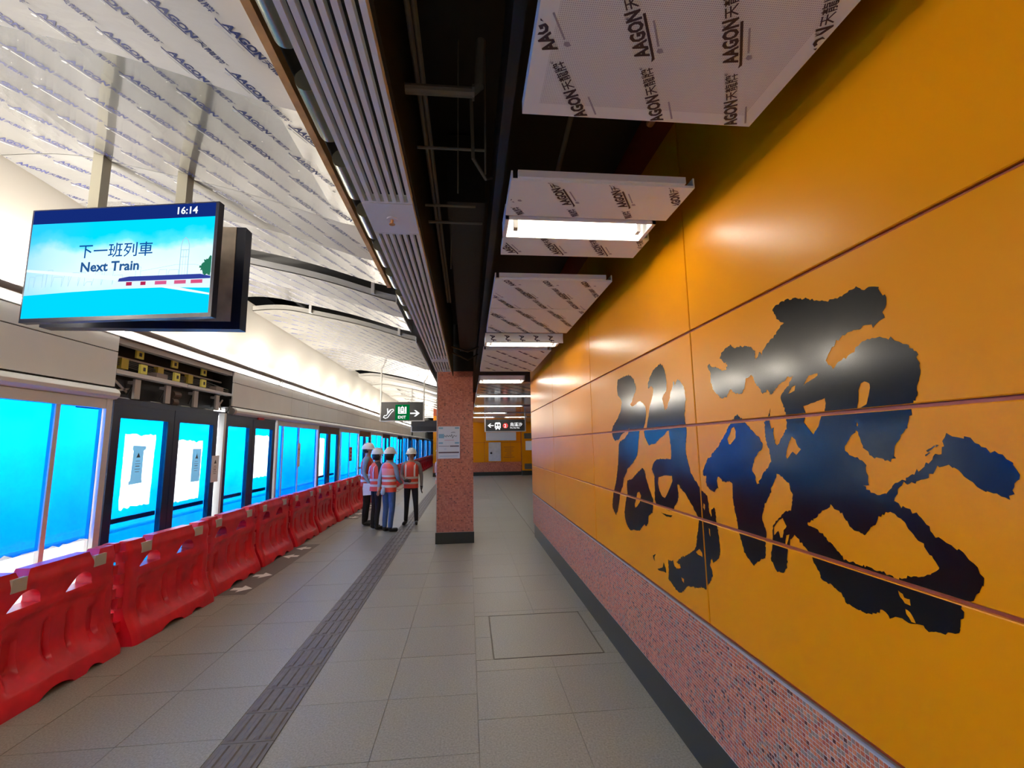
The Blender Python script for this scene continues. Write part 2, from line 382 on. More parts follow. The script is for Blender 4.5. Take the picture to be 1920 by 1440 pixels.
# ---------------------------------------------------------------- right wall: orange panels, calligraphy, mosaic dado
WX, WEND = 1.2, 8.5
wr = MB(); wr.box(WX + 0.014, Y0, 0.25, WX + 0.4, WEND - 0.014, 4.6); wr.box(WX + 0.05, Y0, 0, WX + 0.4, WEND - 0.02, 0.25)
wall_r = struct(wr.build('wall_right', M['orange_edge']))
ZJ = [0.790, 1.300, 1.786, 2.292, 3.55]
YJ = [-3.0, -1.73, 0.27, 2.27, 4.27, 6.27, WEND]
JG, JV = 0.006, 0.0045
INK = [[[(3467,2201),(3353,2203),(3230,2200),(3178,2187),(3123,2151),(3092,2109),(3081,2081),(3107,2052),(3148,2024),(3182,1994),(3215,1976),(3179,1961),(3119,1967),(3074,1982),(3032,1985),(2973,1967),(2938,1941),(2925,1910),(2935,1870),(2953,1831),(2985,1792),(3064,1774),(3081,1733),(3100,1671),(3126,1608),(3189,1570),(3244,1545),(3184,1560),(3273,1527),(3342,1500),(3369,1468),(3433,1425),(3465,1359),(3533,1304),(3553,1254),(3602,1167),(3661,1114),(3710,1140),(3746,1172),(3703,1287),(3639,1360),(3589,1446),(3551,1530),(3533,1605),(3531,1611),(3512,1681),(3488,1705),(3368,1732),(3291,1764),(3259,1805),(3311,1790),(3413,1767),(3468,1748),(3507,1722),(3608,1714),(3660,1755),(3674,1792),(3639,1834),(3519,1889),(3431,1948),(3396,2015),(3427,2041),(3484,2077),(3495,2126),(3479,2178)]],[[(2666,2186),(2630,2168),(2603,2131),(2593,2093),(2589,2051),(2598,2002),(2645,1985),(2664,1964),(2656,1945),(2643,1925),(2640,1902),(2626,1894),(2605,1899),(2585,1929),(2557,1953),(2546,1992),(2519,2011),(2499,2052),(2485,2050),(2483,2028),(2452,2054),(2421,2041),(2397,2021),(2374,2001),(2369,1971),(2364,1933),(2377,1885),(2392,1837),(2384,1804),(2376,1771),(2383,1714),(2403,1661),(2396,1625),(2380,1585),(2375,1568),(2363,1530),(2322,1500),(2288,1470),(2264,1451),(2240,1438),(2206,1432),(2201,1396),(2197,1351),(2183,1326),(2176,1364),(2151,1375),(2139,1360),(2138,1301),(2129,1264),(2122,1217),(2124,1174),(2143,1136),(2183,1112),(2194,1099),(2207,1131),(2226,1086),(2212,1070),(2209,1042),(2235,1005),(2258,983),(2282,954),(2333,951),(2384,931),(2435,923),(2483,912),(2551,858),(2591,843),(2641,853),(2692,873),(2726,881),(2711,939),(2713,974),(2717,997),(2675,996),(2646,1009),(2637,979),(2599,969),(2551,992),(2561,1009),(2600,1008),(2557,1042),(2485,1070),(2435,1093),(2379,1127),(2353,1153),(2341,1203),(2319,1250),(2307,1294),(2325,1317),(2354,1345),(2385,1368),(2438,1412),(2490,1435),(2506,1451),(2532,1455),(2520,1398),(2538,1361),(2576,1327),(2607,1293),(2663,1288),(2734,1293),(2841,1298),(2861,1328),(2851,1401),(2848,1480),(2862,1499),(2884,1524),(2863,1552),(2818,1580),(2761,1595),(2764,1593),(2667,1596),(2591,1597),(2581,1634),(2585,1682),(2593,1725),(2598,1765),(2623,1766),(2657,1744),(2724,1723),(2796,1691),(2868,1684),(2905,1677),(2951,1711),(2978,1747),(2981,1772),(2933,1795),(2914,1834),(2884,1877),(2872,1916),(2835,1962),(2799,2007),(2788,2044),(2809,2061),(2839,2063),(2872,2050),(2870,2089),(2830,2128),(2778,2160),(2718,2174)],[(2785,1478),(2691,1496),(2592,1499),(2590,1468),(2629,1428),(2678,1381),(2710,1358),(2747,1364),(2781,1395),(2798,1438)],[(2248,1386),(2233,1377),(2242,1350),(2256,1364)],[(2364,1120),(2322,1144),(2298,1129),(2296,1109),(2343,1111)],[(2552,939),(2521,939),(2524,916),(2542,922)],[(2214,1268),(2203,1265),(2205,1228),(2214,1243)]],[[(3043,1523),(3008,1507),(2988,1457),(2945,1392),(2886,1325),(2889,1305),(2903,1264),(2914,1242),(2978,1213),(2995,1157),(3033,1136),(3059,1142),(3120,1107),(3152,1081),(3211,1077),(3252,1073),(3339,1050),(3402,1073),(3442,1112),(3452,1172),(3410,1255),(3368,1314),(3370,1383),(3354,1415),(3265,1429),(3156,1477),(3103,1499)],[(3164,1343),(3124,1354),(3095,1329),(3124,1283),(3178,1247),(3220,1231),(3227,1255),(3191,1296)]],[[(1604,2197),(1607,2214),(1588,2222),(1557,2227),(1519,2223),(1478,2214),(1429,2193),(1378,2172),(1338,2161),(1309,2158),(1291,2159),(1270,2160),(1252,2165),(1229,2163),(1209,2151),(1191,2149),(1176,2148),(1159,2140),(1150,2125),(1138,2109),(1136,2091),(1142,2074),(1151,2064),(1145,2046),(1158,2044),(1170,2039),(1186,2029),(1191,2037),(1202,2041),(1221,2041),(1237,2037),(1256,2038),(1284,2032),(1298,2027),(1309,2022),(1324,2020),(1335,2007),(1349,1996),(1362,1980),(1372,1964),(1367,1948),(1349,1930),(1339,1937),(1323,1947),(1294,1958),(1272,1968),(1254,1981),(1230,1992),(1211,2000),(1184,1997),(1160,1989),(1131,1977),(1104,1961),(1086,1947),(1071,1931),(1066,1908),(1066,1884),(1068,1868),(1076,1857),(1083,1834),(1085,1813),(1097,1795),(1105,1774),(1106,1760),(1118,1750),(1121,1729),(1141,1711),(1153,1690),(1163,1677),(1170,1658),(1167,1644),(1180,1640),(1194,1635),(1206,1643),(1221,1644),(1237,1645),(1253,1650),(1264,1665),(1272,1679),(1278,1700),(1281,1723),(1286,1725),(1302,1715),(1323,1694),(1334,1679),(1336,1664),(1322,1649),(1301,1643),(1281,1635),(1269,1624),(1268,1607),(1261,1590),(1266,1564),(1280,1560),(1273,1547),(1261,1539),(1233,1538),(1214,1540),(1200,1554),(1186,1568),(1174,1577),(1150,1585),(1126,1602),(1100,1619),(1078,1637),(1056,1654),(1041,1658),(1034,1693),(1023,1707),(1008,1703),(989,1701),(972,1696),(960,1685),(941,1673),(917,1661),(897,1645),(889,1626),(887,1609),(899,1595),(899,1580),(912,1561),(929,1569),(957,1577),(973,1585),(986,1598),(995,1605),(1008,1619),(1014,1627),(1041,1630),(1058,1623),(1082,1599),(1109,1586),(1137,1575),(1162,1569),(1177,1547),(1187,1528),(1183,1517),(1156,1507),(1130,1497),(1109,1484),(1099,1467),(1089,1446),(1072,1440),(1052,1436),(1033,1425),(1021,1419),(1009,1405),(998,1393),(994,1381),(987,1376),(990,1356),(1000,1337),(1018,1317),(1039,1302),(1046,1283),(1040,1275),(1048,1257),(1053,1244),(1062,1223),(1072,1221),(1086,1207),(1104,1206),(1125,1202),(1139,1195),(1153,1206),(1170,1203),(1184,1198),(1208,1202),(1227,1197),(1246,1190),(1260,1200),(1271,1206),(1298,1183),(1324,1174),(1349,1175),(1371,1177),(1394,1178),(1410,1199),(1427,1213),(1456,1223),(1496,1231),(1501,1254),(1518,1270),(1531,1299),(1558,1318),(1590,1346),(1606,1351),(1627,1331),(1640,1302),(1649,1288),(1655,1264),(1663,1223),(1681,1197),(1699,1193),(1723,1198),(1740,1210),(1753,1230),(1746,1259),(1734,1289),(1730,1320),(1729,1348),(1718,1370),(1685,1399),(1652,1424),(1612,1443),(1603,1470),(1593,1497),(1602,1512),(1612,1540),(1625,1549),(1648,1564),(1667,1573),(1679,1559),(1695,1533),(1719,1497),(1732,1475),(1758,1443),(1773,1417),(1789,1386),(1775,1360),(1765,1334),(1770,1302),(1779,1272),(1781,1241),(1788,1225),(1831,1205),(1864,1177),(1886,1187),(1915,1206),(1931,1225),(1945,1263),(1957,1295),(1966,1351),(1982,1411),(1982,1458),(1979,1506),(2002,1516),(2028,1510),(2058,1510),(2079,1527),(2098,1530),(2108,1508),(2101,1475),(2136,1455),(2168,1456),(2203,1474),(2209,1496),(2201,1523),(2231,1525),(2232,1548),(2211,1575),(2180,1608),(2144,1626),(2108,1653),(2065,1679),(2022,1716),(1972,1764),(1940,1791),(1902,1817),(1872,1796),(1837,1769),(1793,1735),(1756,1708),(1739,1683),(1745,1665),(1770,1650),(1802,1627),(1811,1601),(1824,1575),(1807,1550),(1800,1514),(1773,1541),(1746,1572),(1716,1595),(1696,1627),(1702,1655),(1715,1683),(1721,1715),(1717,1769),(1688,1796),(1674,1823),(1681,1802),(1685,1771),(1680,1742),(1666,1749),(1669,1725),(1665,1697),(1657,1681),(1641,1690),(1623,1710),(1594,1743),(1590,1786),(1590,1796),(1598,1825),(1610,1854),(1603,1876),(1576,1896),(1550,1915),(1534,1935),(1553,1934),(1558,1940),(1572,1927),(1598,1916),(1624,1908),(1639,1895),(1672,1878),(1677,1903),(1714,1884),(1727,1912),(1744,1926),(1756,1944),(1763,1967),(1787,1974),(1814,1965),(1825,1944),(1825,1924),(1850,1903),(1887,1908),(1914,1918),(1935,1934),(1956,1916),(1970,1902),(2020,1899),(2049,1923),(2084,1953),(2096,1995),(2094,2032),(2105,2052),(2116,2073),(2094,2084),(2086,2064),(2031,2053),(1989,2033),(1958,2028),(1940,2049),(1972,2065),(1999,2092),(1984,2114),(1944,2131),(1908,2135),(1887,2115),(1837,2111),(1790,2104),(1756,2091),(1736,2073),(1737,2051),(1744,2033),(1729,2040),(1711,2061),(1699,2046),(1682,2067),(1656,2089),(1619,2102),(1598,2116),(1558,2144),(1583,2162),(1598,2184)],[(1930,1763),(1920,1742),(1927,1711),(1969,1683),(1983,1685),(1990,1708),(1965,1736),(1952,1756)],[(1570,1712),(1553,1699),(1547,1680),(1529,1664),(1556,1644),(1573,1657),(1605,1628),(1611,1639),(1599,1670),(1587,1689)],[(1496,1819),(1453,1827),(1396,1838),(1395,1820),(1403,1792),(1424,1770),(1434,1748),(1464,1717),(1483,1739),(1501,1761),(1488,1791)],[(1252,1869),(1239,1874),(1223,1865),(1222,1851),(1230,1828),(1240,1803),(1267,1794),(1275,1794),(1266,1823),(1263,1847)],[(1534,1403),(1494,1430),(1448,1465),(1418,1483),(1383,1463),(1358,1440),(1347,1420),(1329,1417),(1300,1410),(1280,1432),(1243,1466),(1221,1488),(1198,1490),(1171,1474),(1156,1454),(1142,1434),(1133,1426),(1121,1423),(1105,1395),(1087,1372),(1105,1350),(1139,1334),(1167,1326),(1204,1313),(1210,1295),(1215,1310),(1248,1314),(1288,1317),(1326,1315),(1356,1318),(1388,1321),(1419,1345),(1461,1375),(1496,1393)],[(1487,1893),(1457,1923),(1416,1927),(1417,1917),(1447,1908)],[(1567,1872),(1545,1893),(1526,1898),(1533,1879)],[(1684,1392),(1660,1403),(1644,1376),(1662,1357),(1670,1329),(1685,1326),(1692,1351),(1709,1338),(1720,1329),(1716,1360)],[(1282,1753),(1277,1744),(1279,1738),(1285,1740)],[(1649,1343),(1632,1348),(1642,1325),(1658,1294),(1662,1301)],[(1212,1276),(1198,1272),(1194,1264),(1179,1264),(1179,1248),(1195,1248),(1207,1260)],[(1197,1235),(1183,1230),(1172,1212),(1170,1205),(1183,1204),(1195,1219)]],[[(2944,968),(2893,987),(2921,961),(2916,936),(2938,950)]],[[(2881,898),(2800,928),(2780,964),(2755,934),(2751,907),(2788,907),(2858,894)]],[[(2776,1262),(2695,1262),(2617,1268),(2639,1255),(2711,1250)]],[[(1081,1666),(1058,1680),(1054,1678),(1077,1662)]],[[(1085,1655),(1071,1664),(1069,1661),(1084,1652)]],[[(1054,1681),(1046,1682),(1053,1674)]]]
def jag(pts):
    """torn brush edge: subdivide the traced outline and roughen it"""
    out = []; rr = random.Random(len(pts) * 13 + pts[0][0])
    n = len(pts); per = 0
    for i in range(n):
        a = pts[i]; b = pts[(i + 1) % n]; L = math.hypot(b[0] - a[0], b[1] - a[1]); k = max(1, int(L / 7.0))
        for j in range(k):
            t = j / k; x = a[0] + (b[0] - a[0]) * t; y = a[1] + (b[1] - a[1]) * t
            am = min(2.6, L * 0.25) if len(pts) > 12 else 0.8
            out.append((x + rr.gauss(0, 1) * am * 0.8, y + rr.gauss(0, 1) * am))
    return out
ink_v = []; ink_f = []
for rings in INK:
    loops = [[Vector((x / 1000, y / 1000, 0)) for x, y in jag(r)] for r in rings]
    flatv = [v for l in loops for v in l]; n = len(ink_v)
    ink_v += [(v.x, v.y) for v in flatv]
    ink_f += [tuple(i + n for i in t) for t in tessellate_polygon(loops)]
def clip_ink(ya, yb, za, zb):
    b = bmesh.new(); vs = [b.verts.new((WX - 0.0012, y, z)) for y, z in ink_v]
    for t in ink_f:
        try: b.faces.new([vs[i] for i in t])
        except ValueError: pass
    for co, no in (((0, ya, 0), (0, -1, 0)), ((0, yb, 0), (0, 1, 0)), ((0, 0, za), (0, 0, -1)), ((0, 0, zb), (0, 0, 1))):
        g = b.verts[:] + b.edges[:] + b.faces[:]
        bmesh.ops.bisect_plane(b, geom=g, plane_co=co, plane_no=no, clear_outer=True)
    v = [tuple(x.co) for x in b.verts]; b.verts.index_update(); f = [tuple(x.index for x in p.verts) for p in b.faces]; b.free()
    return v, f
def chamfer_panel(m, x, ya, yb, za, zb, th=0.012, c=0.003):
    f = [(x, ya + c, za + c), (x, yb - c, za + c), (x, yb - c, zb - c), (x, ya + c, zb - c)]
    s = [(x + c, ya, za), (x + c, yb, za), (x + c, yb, zb), (x + c, ya, zb)]; r = [(x + th, *p[1:]) for p in s]
    m.raw(f + s + r, [(0, 1, 2, 3)] + [(k, 4 + k, 4 + (k + 1) % 4, (k + 1) % 4) for k in range(4)] + [(4 + k, 8 + k, 8 + (k + 1) % 4, 4 + (k + 1) % 4) for k in range(4)])
for r in range(4):
    for c in range(len(YJ) - 1):
        ya, yb, za, zb = YJ[c] + JV, YJ[c + 1] - JV, ZJ[r] + JG, ZJ[r + 1] - JG
        m = MB(); chamfer_panel(m, WX, ya, yb, za, zb); p = m.build('panel', M['orange'], wall_r)
        if r < 3 and yb > 0.3 and ya < 4.3:
            v, f = clip_ink(ya + 0.002, yb - 0.002, za + 0.002, zb - 0.002)
            if f:
                m = MB(); m.raw(v, f); q = m.build('brush_character', M['ink'], p); q['label'] = 'piece of a huge black brush written character'
# end of the wall
m = MB(); m.box(WX, WEND - 0.012, 0.79, WX + 0.4, WEND, 3.55); m.build('end_panel', M['orange'], wall_r)
# dado
m = MB(); m.box(WX + 0.0016, Y0, 0.252, WX + 0.012, WEND, 0.776); dado = m.build('dado_backing', M['grout'], wall_r); dado['label'] = 'pale grout behind the mosaic tiles'
m = MB(); P = 0.016
for iy in range(int((-0.4) / P), int((WEND - 0.02) / P)):
    for iz in range(16, 48):
        y, z = iy * P + 0.001, iz * P + 0.001; t = 0.0139; x = WX + random.uniform(-0.0004, 0.0004)
        m.raw([(x, y + .001, z + .001), (x, y + t - .001, z + .001), (x, y + t - .001, z + t - .001), (x, y + .001, z + t - .001), (x + .006, y, z), (x + .006, y + t, z), (x + .006, y + t, z + t), (x + .006, y, z + t)],
              [(0, 3, 2, 1), (0, 1, 5, 4), (1, 2, 6, 5), (2, 3, 7, 6), (3, 0, 4, 7)])
o = m.build('mosaic', M['mosaic'], dado, fix=False); o['kind'] = 'stuff'
m = MB(); m.box(WX - 0.002, Y0, 0.774, WX + 0.01, WEND, 0.783); m.build('edge_trim', M['alu'], wall_r)
m = MB(); m.box(WX + 0.022, Y0, 0.0, WX + 0.06, WEND, 0.25); struct(m.build('baseboard_right', M['skirt']))
m = MB(); m.box(WX + 0.012, Y0, 0.246, WX + 0.03, WEND, 0.252); m.build('edge_trim', M['alu'], wall_r)

# ---------------------------------------------------------------- far side: back wall, side wall of the passage
m = MB(); m.box(6.3, 8.6, 0.0, 6.6, 25.4, 4.6); struct(m.build('wall_side', M['orange']))
m = MB(); m.box(-1.9, 25.02, 0.25, 6.29, 25.4, 4.6); wall_f = struct(m.build('wall_far', M['orange_edge']))
for (xa, xb, za, zb) in ((-1.9, -0.4, .72, 1.8), (-.4, .9, .72, 1.8), (.9, 2.35, .72, 1.8), (2.35, 2.93, .72, 1.8), (-1.9, -0.4, 1.8, 3.3), (-.4, .9, 1.8, 3.3), (.9, 2.35, 1.8, 3.3), (2.35, 2.93, 1.8, 3.3)):
    m = MB(); m.box(xa + .008, 25.0, za + .008, xb - .008, 25.03, zb - .008); m.build('panel', M['orange'], wall_f)
for (xa, xb) in ((2.95, 3.9), (3.9, 5.2), (5.2, 6.3)):
    m = MB(); m.box(xa + .008, 24.7, 0.25, xb - .008, 25.03, 3.3); m.build('panel', M['orange'], wall_f)
m = MB(); m.box(-1.9, 24.99, 0.2, 2.93, 25.04, 0.72); q = m.build('mosaic_band', M['mosaic_p'], wall_f); q['kind'] = 'stuff'
m = MB(); m.box(-1.9, 24.97, 0, 2.93, 25.1, 0.2); m.box(2.95, 24.66, 0, 6.3, 25.1, 0.25); struct(m.build('baseboard_far', M['skirt']))
# wall behind the camera so the room is closed
m = MB(); m.box(-3.8, Y0 - 0.2, 0, 1.6, Y0, 4.6); struct(m.build('wall_back', mat('dim back wall', (0.25, 0.22, 0.2), 0.7)))

# ---------------------------------------------------------------- pillar
PX0, PX1, PY0, PY1, PZ = -0.555, 0.092, 8.15, 8.80, 4.6
m = MB(); m.box(PX0 + .002, PY0 + .002, 0.19, PX1 - .002, PY1 - .002, PZ); pillar = struct(m.build('pillar', M['grout_p']))
m = MB(); P = 0.025; t = 0.0225
def ptile(fx):
    m.raw([fx(.001, .001, 0), fx(t - .001, .001, 0), fx(t - .001, t - .001, 0), fx(.001, t - .001, 0), fx(0, 0, .005), fx(t, 0, .005), fx(t, t, .005), fx(0, t, .005)],
          [(0, 1, 2, 3), (0, 4, 5, 1), (1, 5, 6, 2), (2, 6, 7, 3), (3, 7, 4, 0)])
for iz in range(8, 124):
    z = iz * P
    for k in range(26):
        x = PX0 + 0.001 + k * 0.0249
        ptile(lambda a, b, d, x=x, z=z: (x + a, PY0 + d, z + b))
    for k in range(26):
        y = PY0 + 0.001 + k * 0.0249
        ptile(lambda a, b, d, y=y, z=z: (PX0 + d, y + a, z + b)); ptile(lambda a, b, d, y=y, z=z: (PX1 - d, y + a, z + b))
o = m.build('mosaic', M['mosaic_p'], pillar); o['kind'] = 'stuff'
m = MB(); m.box(PX0 - .012, PY0 - .012, 0, PX1 + .012, PY1 + .012, 0.19); m.build('plinth', M['skirt'], pillar)
m = MB(); m.box(PX0 - .01, PY0 - .01, 3.03, PX1 + .01, PY1 + .01, PZ - .01); m.build('void_shade_sleeve', M['black'], pillar)  # black sleeve stands in for the dark of the void on the pillar top
m = MB(); m.box(PX0 - .004, PY0 - .004, 0.19, PX0 + .008, PY0 + .008, 3.1); m.build('corner_bead', M['alu'], pillar)

# ---------------------------------------------------------------- left wall above the screen doors
DX = -3.5; OPA, OPB = 4.79, 7.045
wall_l = structure('wall_left')
def seg(name, mt, y0, y1, prof, smooth=False):
    """extrude a cross-section (x, z) along y"""
    m = MB(); m.loft([[(x, y0, z) for x, z in prof], [(x, y1, z) for x, z in prof]]); o = m.build(name, mt, wall_l)
    return smooth_by_angle(o) if smooth else o
seg('upper_panel', M['white_wall'], Y0, Y1, [(-3.80, 2.90), (-3.52, 4.05), (-3.56, 4.05), (-3.84, 2.90)])
seg('cove_trough', M['white'], Y0, Y1, [(-3.80, 2.905), (-3.56, 2.905), (-3.56, 2.915), (-3.80, 2.915)])
seg('cove_lip', mat('taupe lip', (0.22, 0.19, 0.17), 0.45, metal=0.3), Y0, Y1, [(-3.56, 2.904), (-3.49, 2.904), (-3.468, 2.918), (-3.46, 2.945), (-3.468, 2.975), (-3.49, 2.99), (-3.56, 2.99)], True)
fj = [Y0, -1.7, 0.6, 2.7, OPA]
k = OPB
fr = [OPB]
while k < 44:
    fr.append(k + 2.25); fr.append(k + 3.2); k += 3.2
for lst in (fj, fr):
    for a, b in zip(lst, lst[1:]):
        if 26.3 < a < 28.5: continue
        m = MB(); m.box(DX - 0.02, a + .003, 2.325, DX, b - .003, 2.672); m.build('fascia_panel', M['fascia'], wall_l)
        m = MB(); m.box(DX - 0.02, a + .003, 2.682, DX, b - .003, 2.835); m.build('fascia_panel', M['fascia'], wall_l)
for a, b in ((Y0, OPA), (OPB, 45.9)):
    seg('bullnose', M['fascia'], a, b, [(DX - .1, 2.19), (DX - .02, 2.19), (DX + .03, 2.20), (DX + .055, 2.225), (DX + .06, 2.255), (DX + .045, 2.285), (DX + .01, 2.305), (DX - .1, 2.305)], True)
seg('soffit', M['black'], Y0, OPA, [(DX - .3, 2.31), (DX - .02, 2.31), (DX - .02, 2.84), (DX - .3, 2.84)])
seg('soffit', M['black'], OPB, Y1, [(DX - .3, 2.31), (DX - .02, 2.31), (DX - .02, 2.84), (DX - .3, 2.84)])
seg('rail', M['alu'], Y0, 38, [(DX - .02, 2.838), (DX + .004, 2.838), (DX + .004, 2.846), (DX - .02, 2.846)])
seg('back_board', M['black'], OPA, OPB, [(DX - .34, 2.12), (DX - .30, 2.12), (DX - .30, 2.9), (DX - .34, 2.9)])
# linear lights along the fascia
ks = 0
while 0.12 - 4.29 + 4.29 * ks < 38:
    a = 0.12 - 4.29 + 4.29 * ks; b = a + 4.25; ks += 1
    L = thing('linear_light', 'long white linear light over the screen doors, ' + ['behind the camera', 'nearest one, passing under the hanging monitor', 'second one, above the open door mechanism', 'third one, ending by the exit sign', 'fourth one, behind the exit sign', 'far one near the dark wrapped sign', 'farther one down the platform', 'one of the last down the platform', 'last one at the platform end', 'beyond the platform end'][min(ks - 1, 9)], 'light', (DX, a, 2.85))
    m = MB(); m.box(DX - .06, a, 2.848, DX - .004, b, 2.902); m.build('housing', M['white'], L)
    m = MB(); m.box(DX - .004, a + .02, 2.858, DX + .014, b - .02, 2.898); m.build('diffuser', M['strip_l'], L)
    m = MB(); m.box(DX - .02, a - .02, 2.85, DX + .045, a + .004, 2.93); m.build('end_cap', M['alu'], L)
for i, y in enumerate(UP_Y):
    if y > 26: L = None; break
    L = thing('uplight', 'small uplight in the left cove, %s' % (['first', 'second', 'third', 'fourth', 'fifth', 'sixth', 'seventh', 'eighth', 'ninth', 'tenth', 'eleventh', 'twelfth', 'thirteenth', 'fourteenth', 'fifteenth', 'sixteenth', 'seventeenth', 'eighteenth', 'nineteenth', 'twentieth'][i] + ' of the row counted along the platform'), 'light', (-3.66, y, 2.925), 'uplights in the left cove')
    m = MB(); m.tube([(-3.66, y, 2.925), (-3.66, y, 2.965)], 0.068, 14); m.build('body', M['mach'], L)
    m = MB(); m.tube([(-3.66, y, 2.9655), (-3.66, y, 2.968)], 0.06, 14); m.build('lens', M['lens'], L)

# ---------------------------------------------------------------- platform screen: bays of glass and doors
SILL = 0.10
def frame_box(m, y0, y1, z0, z1, x0=DX - .05, x1=DX): m.box(x0, y0, z0, x1, y1, z1)
def pane_part(parent, y0, y1, z0=SILL, z1=2.1):
    m = MB(); m.box(DX - .034, y0, z0, DX - .026, y1, z1); m.build('pane', M['glass'], parent)
def film_part(parent, y0, y1, z0, z1, mt, hole=None, seed=1):
    m = MB(); rr = random.Random(seed)
    outer = [(y0 + (y1 - y0) * q / 14, z0 + (rr.gauss(0, .012) if z0 > .5 else 0)) for q in range(15)] + [(y1, z1), (y0, z1)]; loops = [[Vector((a, b, 0)) for a, b in outer]]
    if hole:
        ha, hb, hz0, hz1 = hole; pts = []
        def edge(p, q, n, am):
            for i in range(n):
                t = i / n; pts.append((p[0] + (q[0] - p[0]) * t + rr.gauss(0, am), p[1] + (q[1] - p[1]) * t + rr.gauss(0, am)))
        edge((ha, hz0), (hb, hz0 + .01), 12, .008); edge((hb, hz0), (hb + .02, hz1), 16, .003); edge((hb + .02, hz1), (ha + .01, hz1), 12, .008); edge((ha, hz1), (ha, hz0), 16, .003)
        loops.append([Vector((a, b, 0)) for a, b in pts])
    vs = [v for l in loops for v in l]
    m.raw([(DX - .020, v.x, v.y) for v in vs], tessellate_polygon(loops)); m.build('protective_film', mt, parent)
wn = [0]; dn = [0]
def window_bay(y0, y1, mull, zf=.3):
    wn[0] += 1; W = structure('window_%d' % wn[0])
    m = MB(); frame_box(m, y0, y0 + .07, 0, 2.2, DX - .06, DX + .01); m.build('frame_post', M['post'], W)
    m = MB(); frame_box(m, y1 - .07, y1, 0, 2.2, DX - .06, DX + .01); m.build('frame_post', M['post'], W)
    m = MB(); frame_box(m, y0 + .07, y1 - .07, 2.1, 2.19, DX - .06, DX + .005); m.build('frame_head', M['post'], W)
    m = MB(); frame_box(m, y0 + .07, y1 - .07, 0.0, SILL, DX - .06, DX + .005); m.build('frame_sill', M['post'], W)
    for q in mull: m = MB(); frame_box(m, q - .022, q + .022, SILL, 2.1, DX - .045, DX - .008); m.build('mullion', M['post'], W)
    pane_part(W, y0 + .07, y1 - .07)
    ys = [y0 + .07] + list(mull) + [y1 - .07]
    for a, b in zip(ys, ys[1:]): film_part(W, a + .01, b - .01, zf, 2.1, M['film'] if y0 < 12 else M['film_door'], None, int(a * 10))  # far bays get the brighter film colour to offset their darkening at grazing view
    return W
def door_pair(c, half, holes=(None, None), light=True, bar=True):
    dn[0] += 1; D = structure('door_%d' % dn[0])
    for k, (a, b) in enumerate(((c - half, c - .004), (c + .004, c + half))):
        m = MB(); s = .105
        frame_box(m, a, a + s, 0.02, 2.16, DX - .06, DX - .004); frame_box(m, b - s, b, 0.02, 2.16, DX - .06, DX - .004)
        frame_box(m, a + s, b - s, 2.02, 2.16, DX - .06, DX - .004); frame_box(m, a + s, b - s, 0.02, 0.16, DX - .06, DX - .004)
        lf = m.build('leaf_frame', M['navy'], D); lf['label'] = 'dark navy frame of a sliding leaf'
        pane_part(lf, a + s, b - s, 0.16, 2.02)
        film_part(lf, a + s, b - s, 0.16, 2.02, M['film_door'], holes[k], dn[0] * 10 + k)
        if bar: m = MB(); m.bar((DX - .10, a + s - .03, .98), (DX - .10, b - s + .03, .98), .03, .05); m.build('push_bar', M['navy'], lf)
    m = MB(); frame_box(m, c - half, c + half, 2.16, 2.2, DX - .08, DX); m.build('head_rail', M['navy'], D)
    return D
window_bay(-2.6, 0.6, (-1.0,)); door_pair(1.5, 0.88); window_bay(2.42, 4.77, (3.2, 4.21), .89)
door_pair(5.755, 0.945, ((5.02, 5.46, 1.10, 1.86), (5.83, 6.38, 1.06, 1.80)))
m = MB(); frame_box(m, 6.815, 6.865, 0, 2.2, DX - .06, DX + .02); m.build('door_post', M['post'], wall_l)
door_pair(7.74, 0.86, (None, (7.88, 8.38, 1.20, 1.90)))
window_bay(8.66, 11.0, (8.99, 9.8)); door_pair(11.87, 0.85, ((11.1, 11.5, 1.0, 1.9), None)); window_bay(12.74, 15.0, (13.0, 13.9)); door_pair(15.87, 0.85); window_bay(16.74, 19.0, (17.9,))
door_pair(19.9, .88); window_bay(20.8, 23.0, (21.9,)); door_pair(23.9, .88); window_bay(24.8, 27.0, (25.9,)); door_pair(27.9, .88); window_bay(28.8, 31.0, (29.9,)); door_pair(31.9, .88); window_bay(32.8, 35.0, (33.9,)); door_pair(35.9, .88); window_bay(36.8, 39.0, (37.9,)); door_pair(39.9, .88); window_bay(40.8, 43.0, (41.9,)); door_pair(43.9, .88)
# track side
m = MB(); m.box(-5.9, Y0, -1.2, -5.8, Y1, 3.6); m.box(-5.9, Y0, 3.5, -3.86, Y1, 3.6); m.box(-5.9, Y0, -1.3, -3.6, Y1, -1.2); m.box(-3.75, Y0, -1.2, -3.62, Y1, -0.12)
m.box(-5.9, Y0 - .1, -1.3, -3.6, Y0, 3.6); m.box(-5.9, Y1, -1.3, -3.6, Y1 + .1, 3.6)
struct(m.build('wall_track', M['tunnel']))
m = MB(); m.box(-5.8, Y0, -1.2, -5.78, Y1, 0.35); m.box(-5.79, Y0, .40, -5.77, Y1, .43); m.cur = 0
struct(m.build('trim_track', M['tunnel_low']))
m = MB(); m.box(-3.86, Y0, 2.84, -3.80, Y1, 3.6); struct(m.build('wall_cove_back', M['tunnel']))

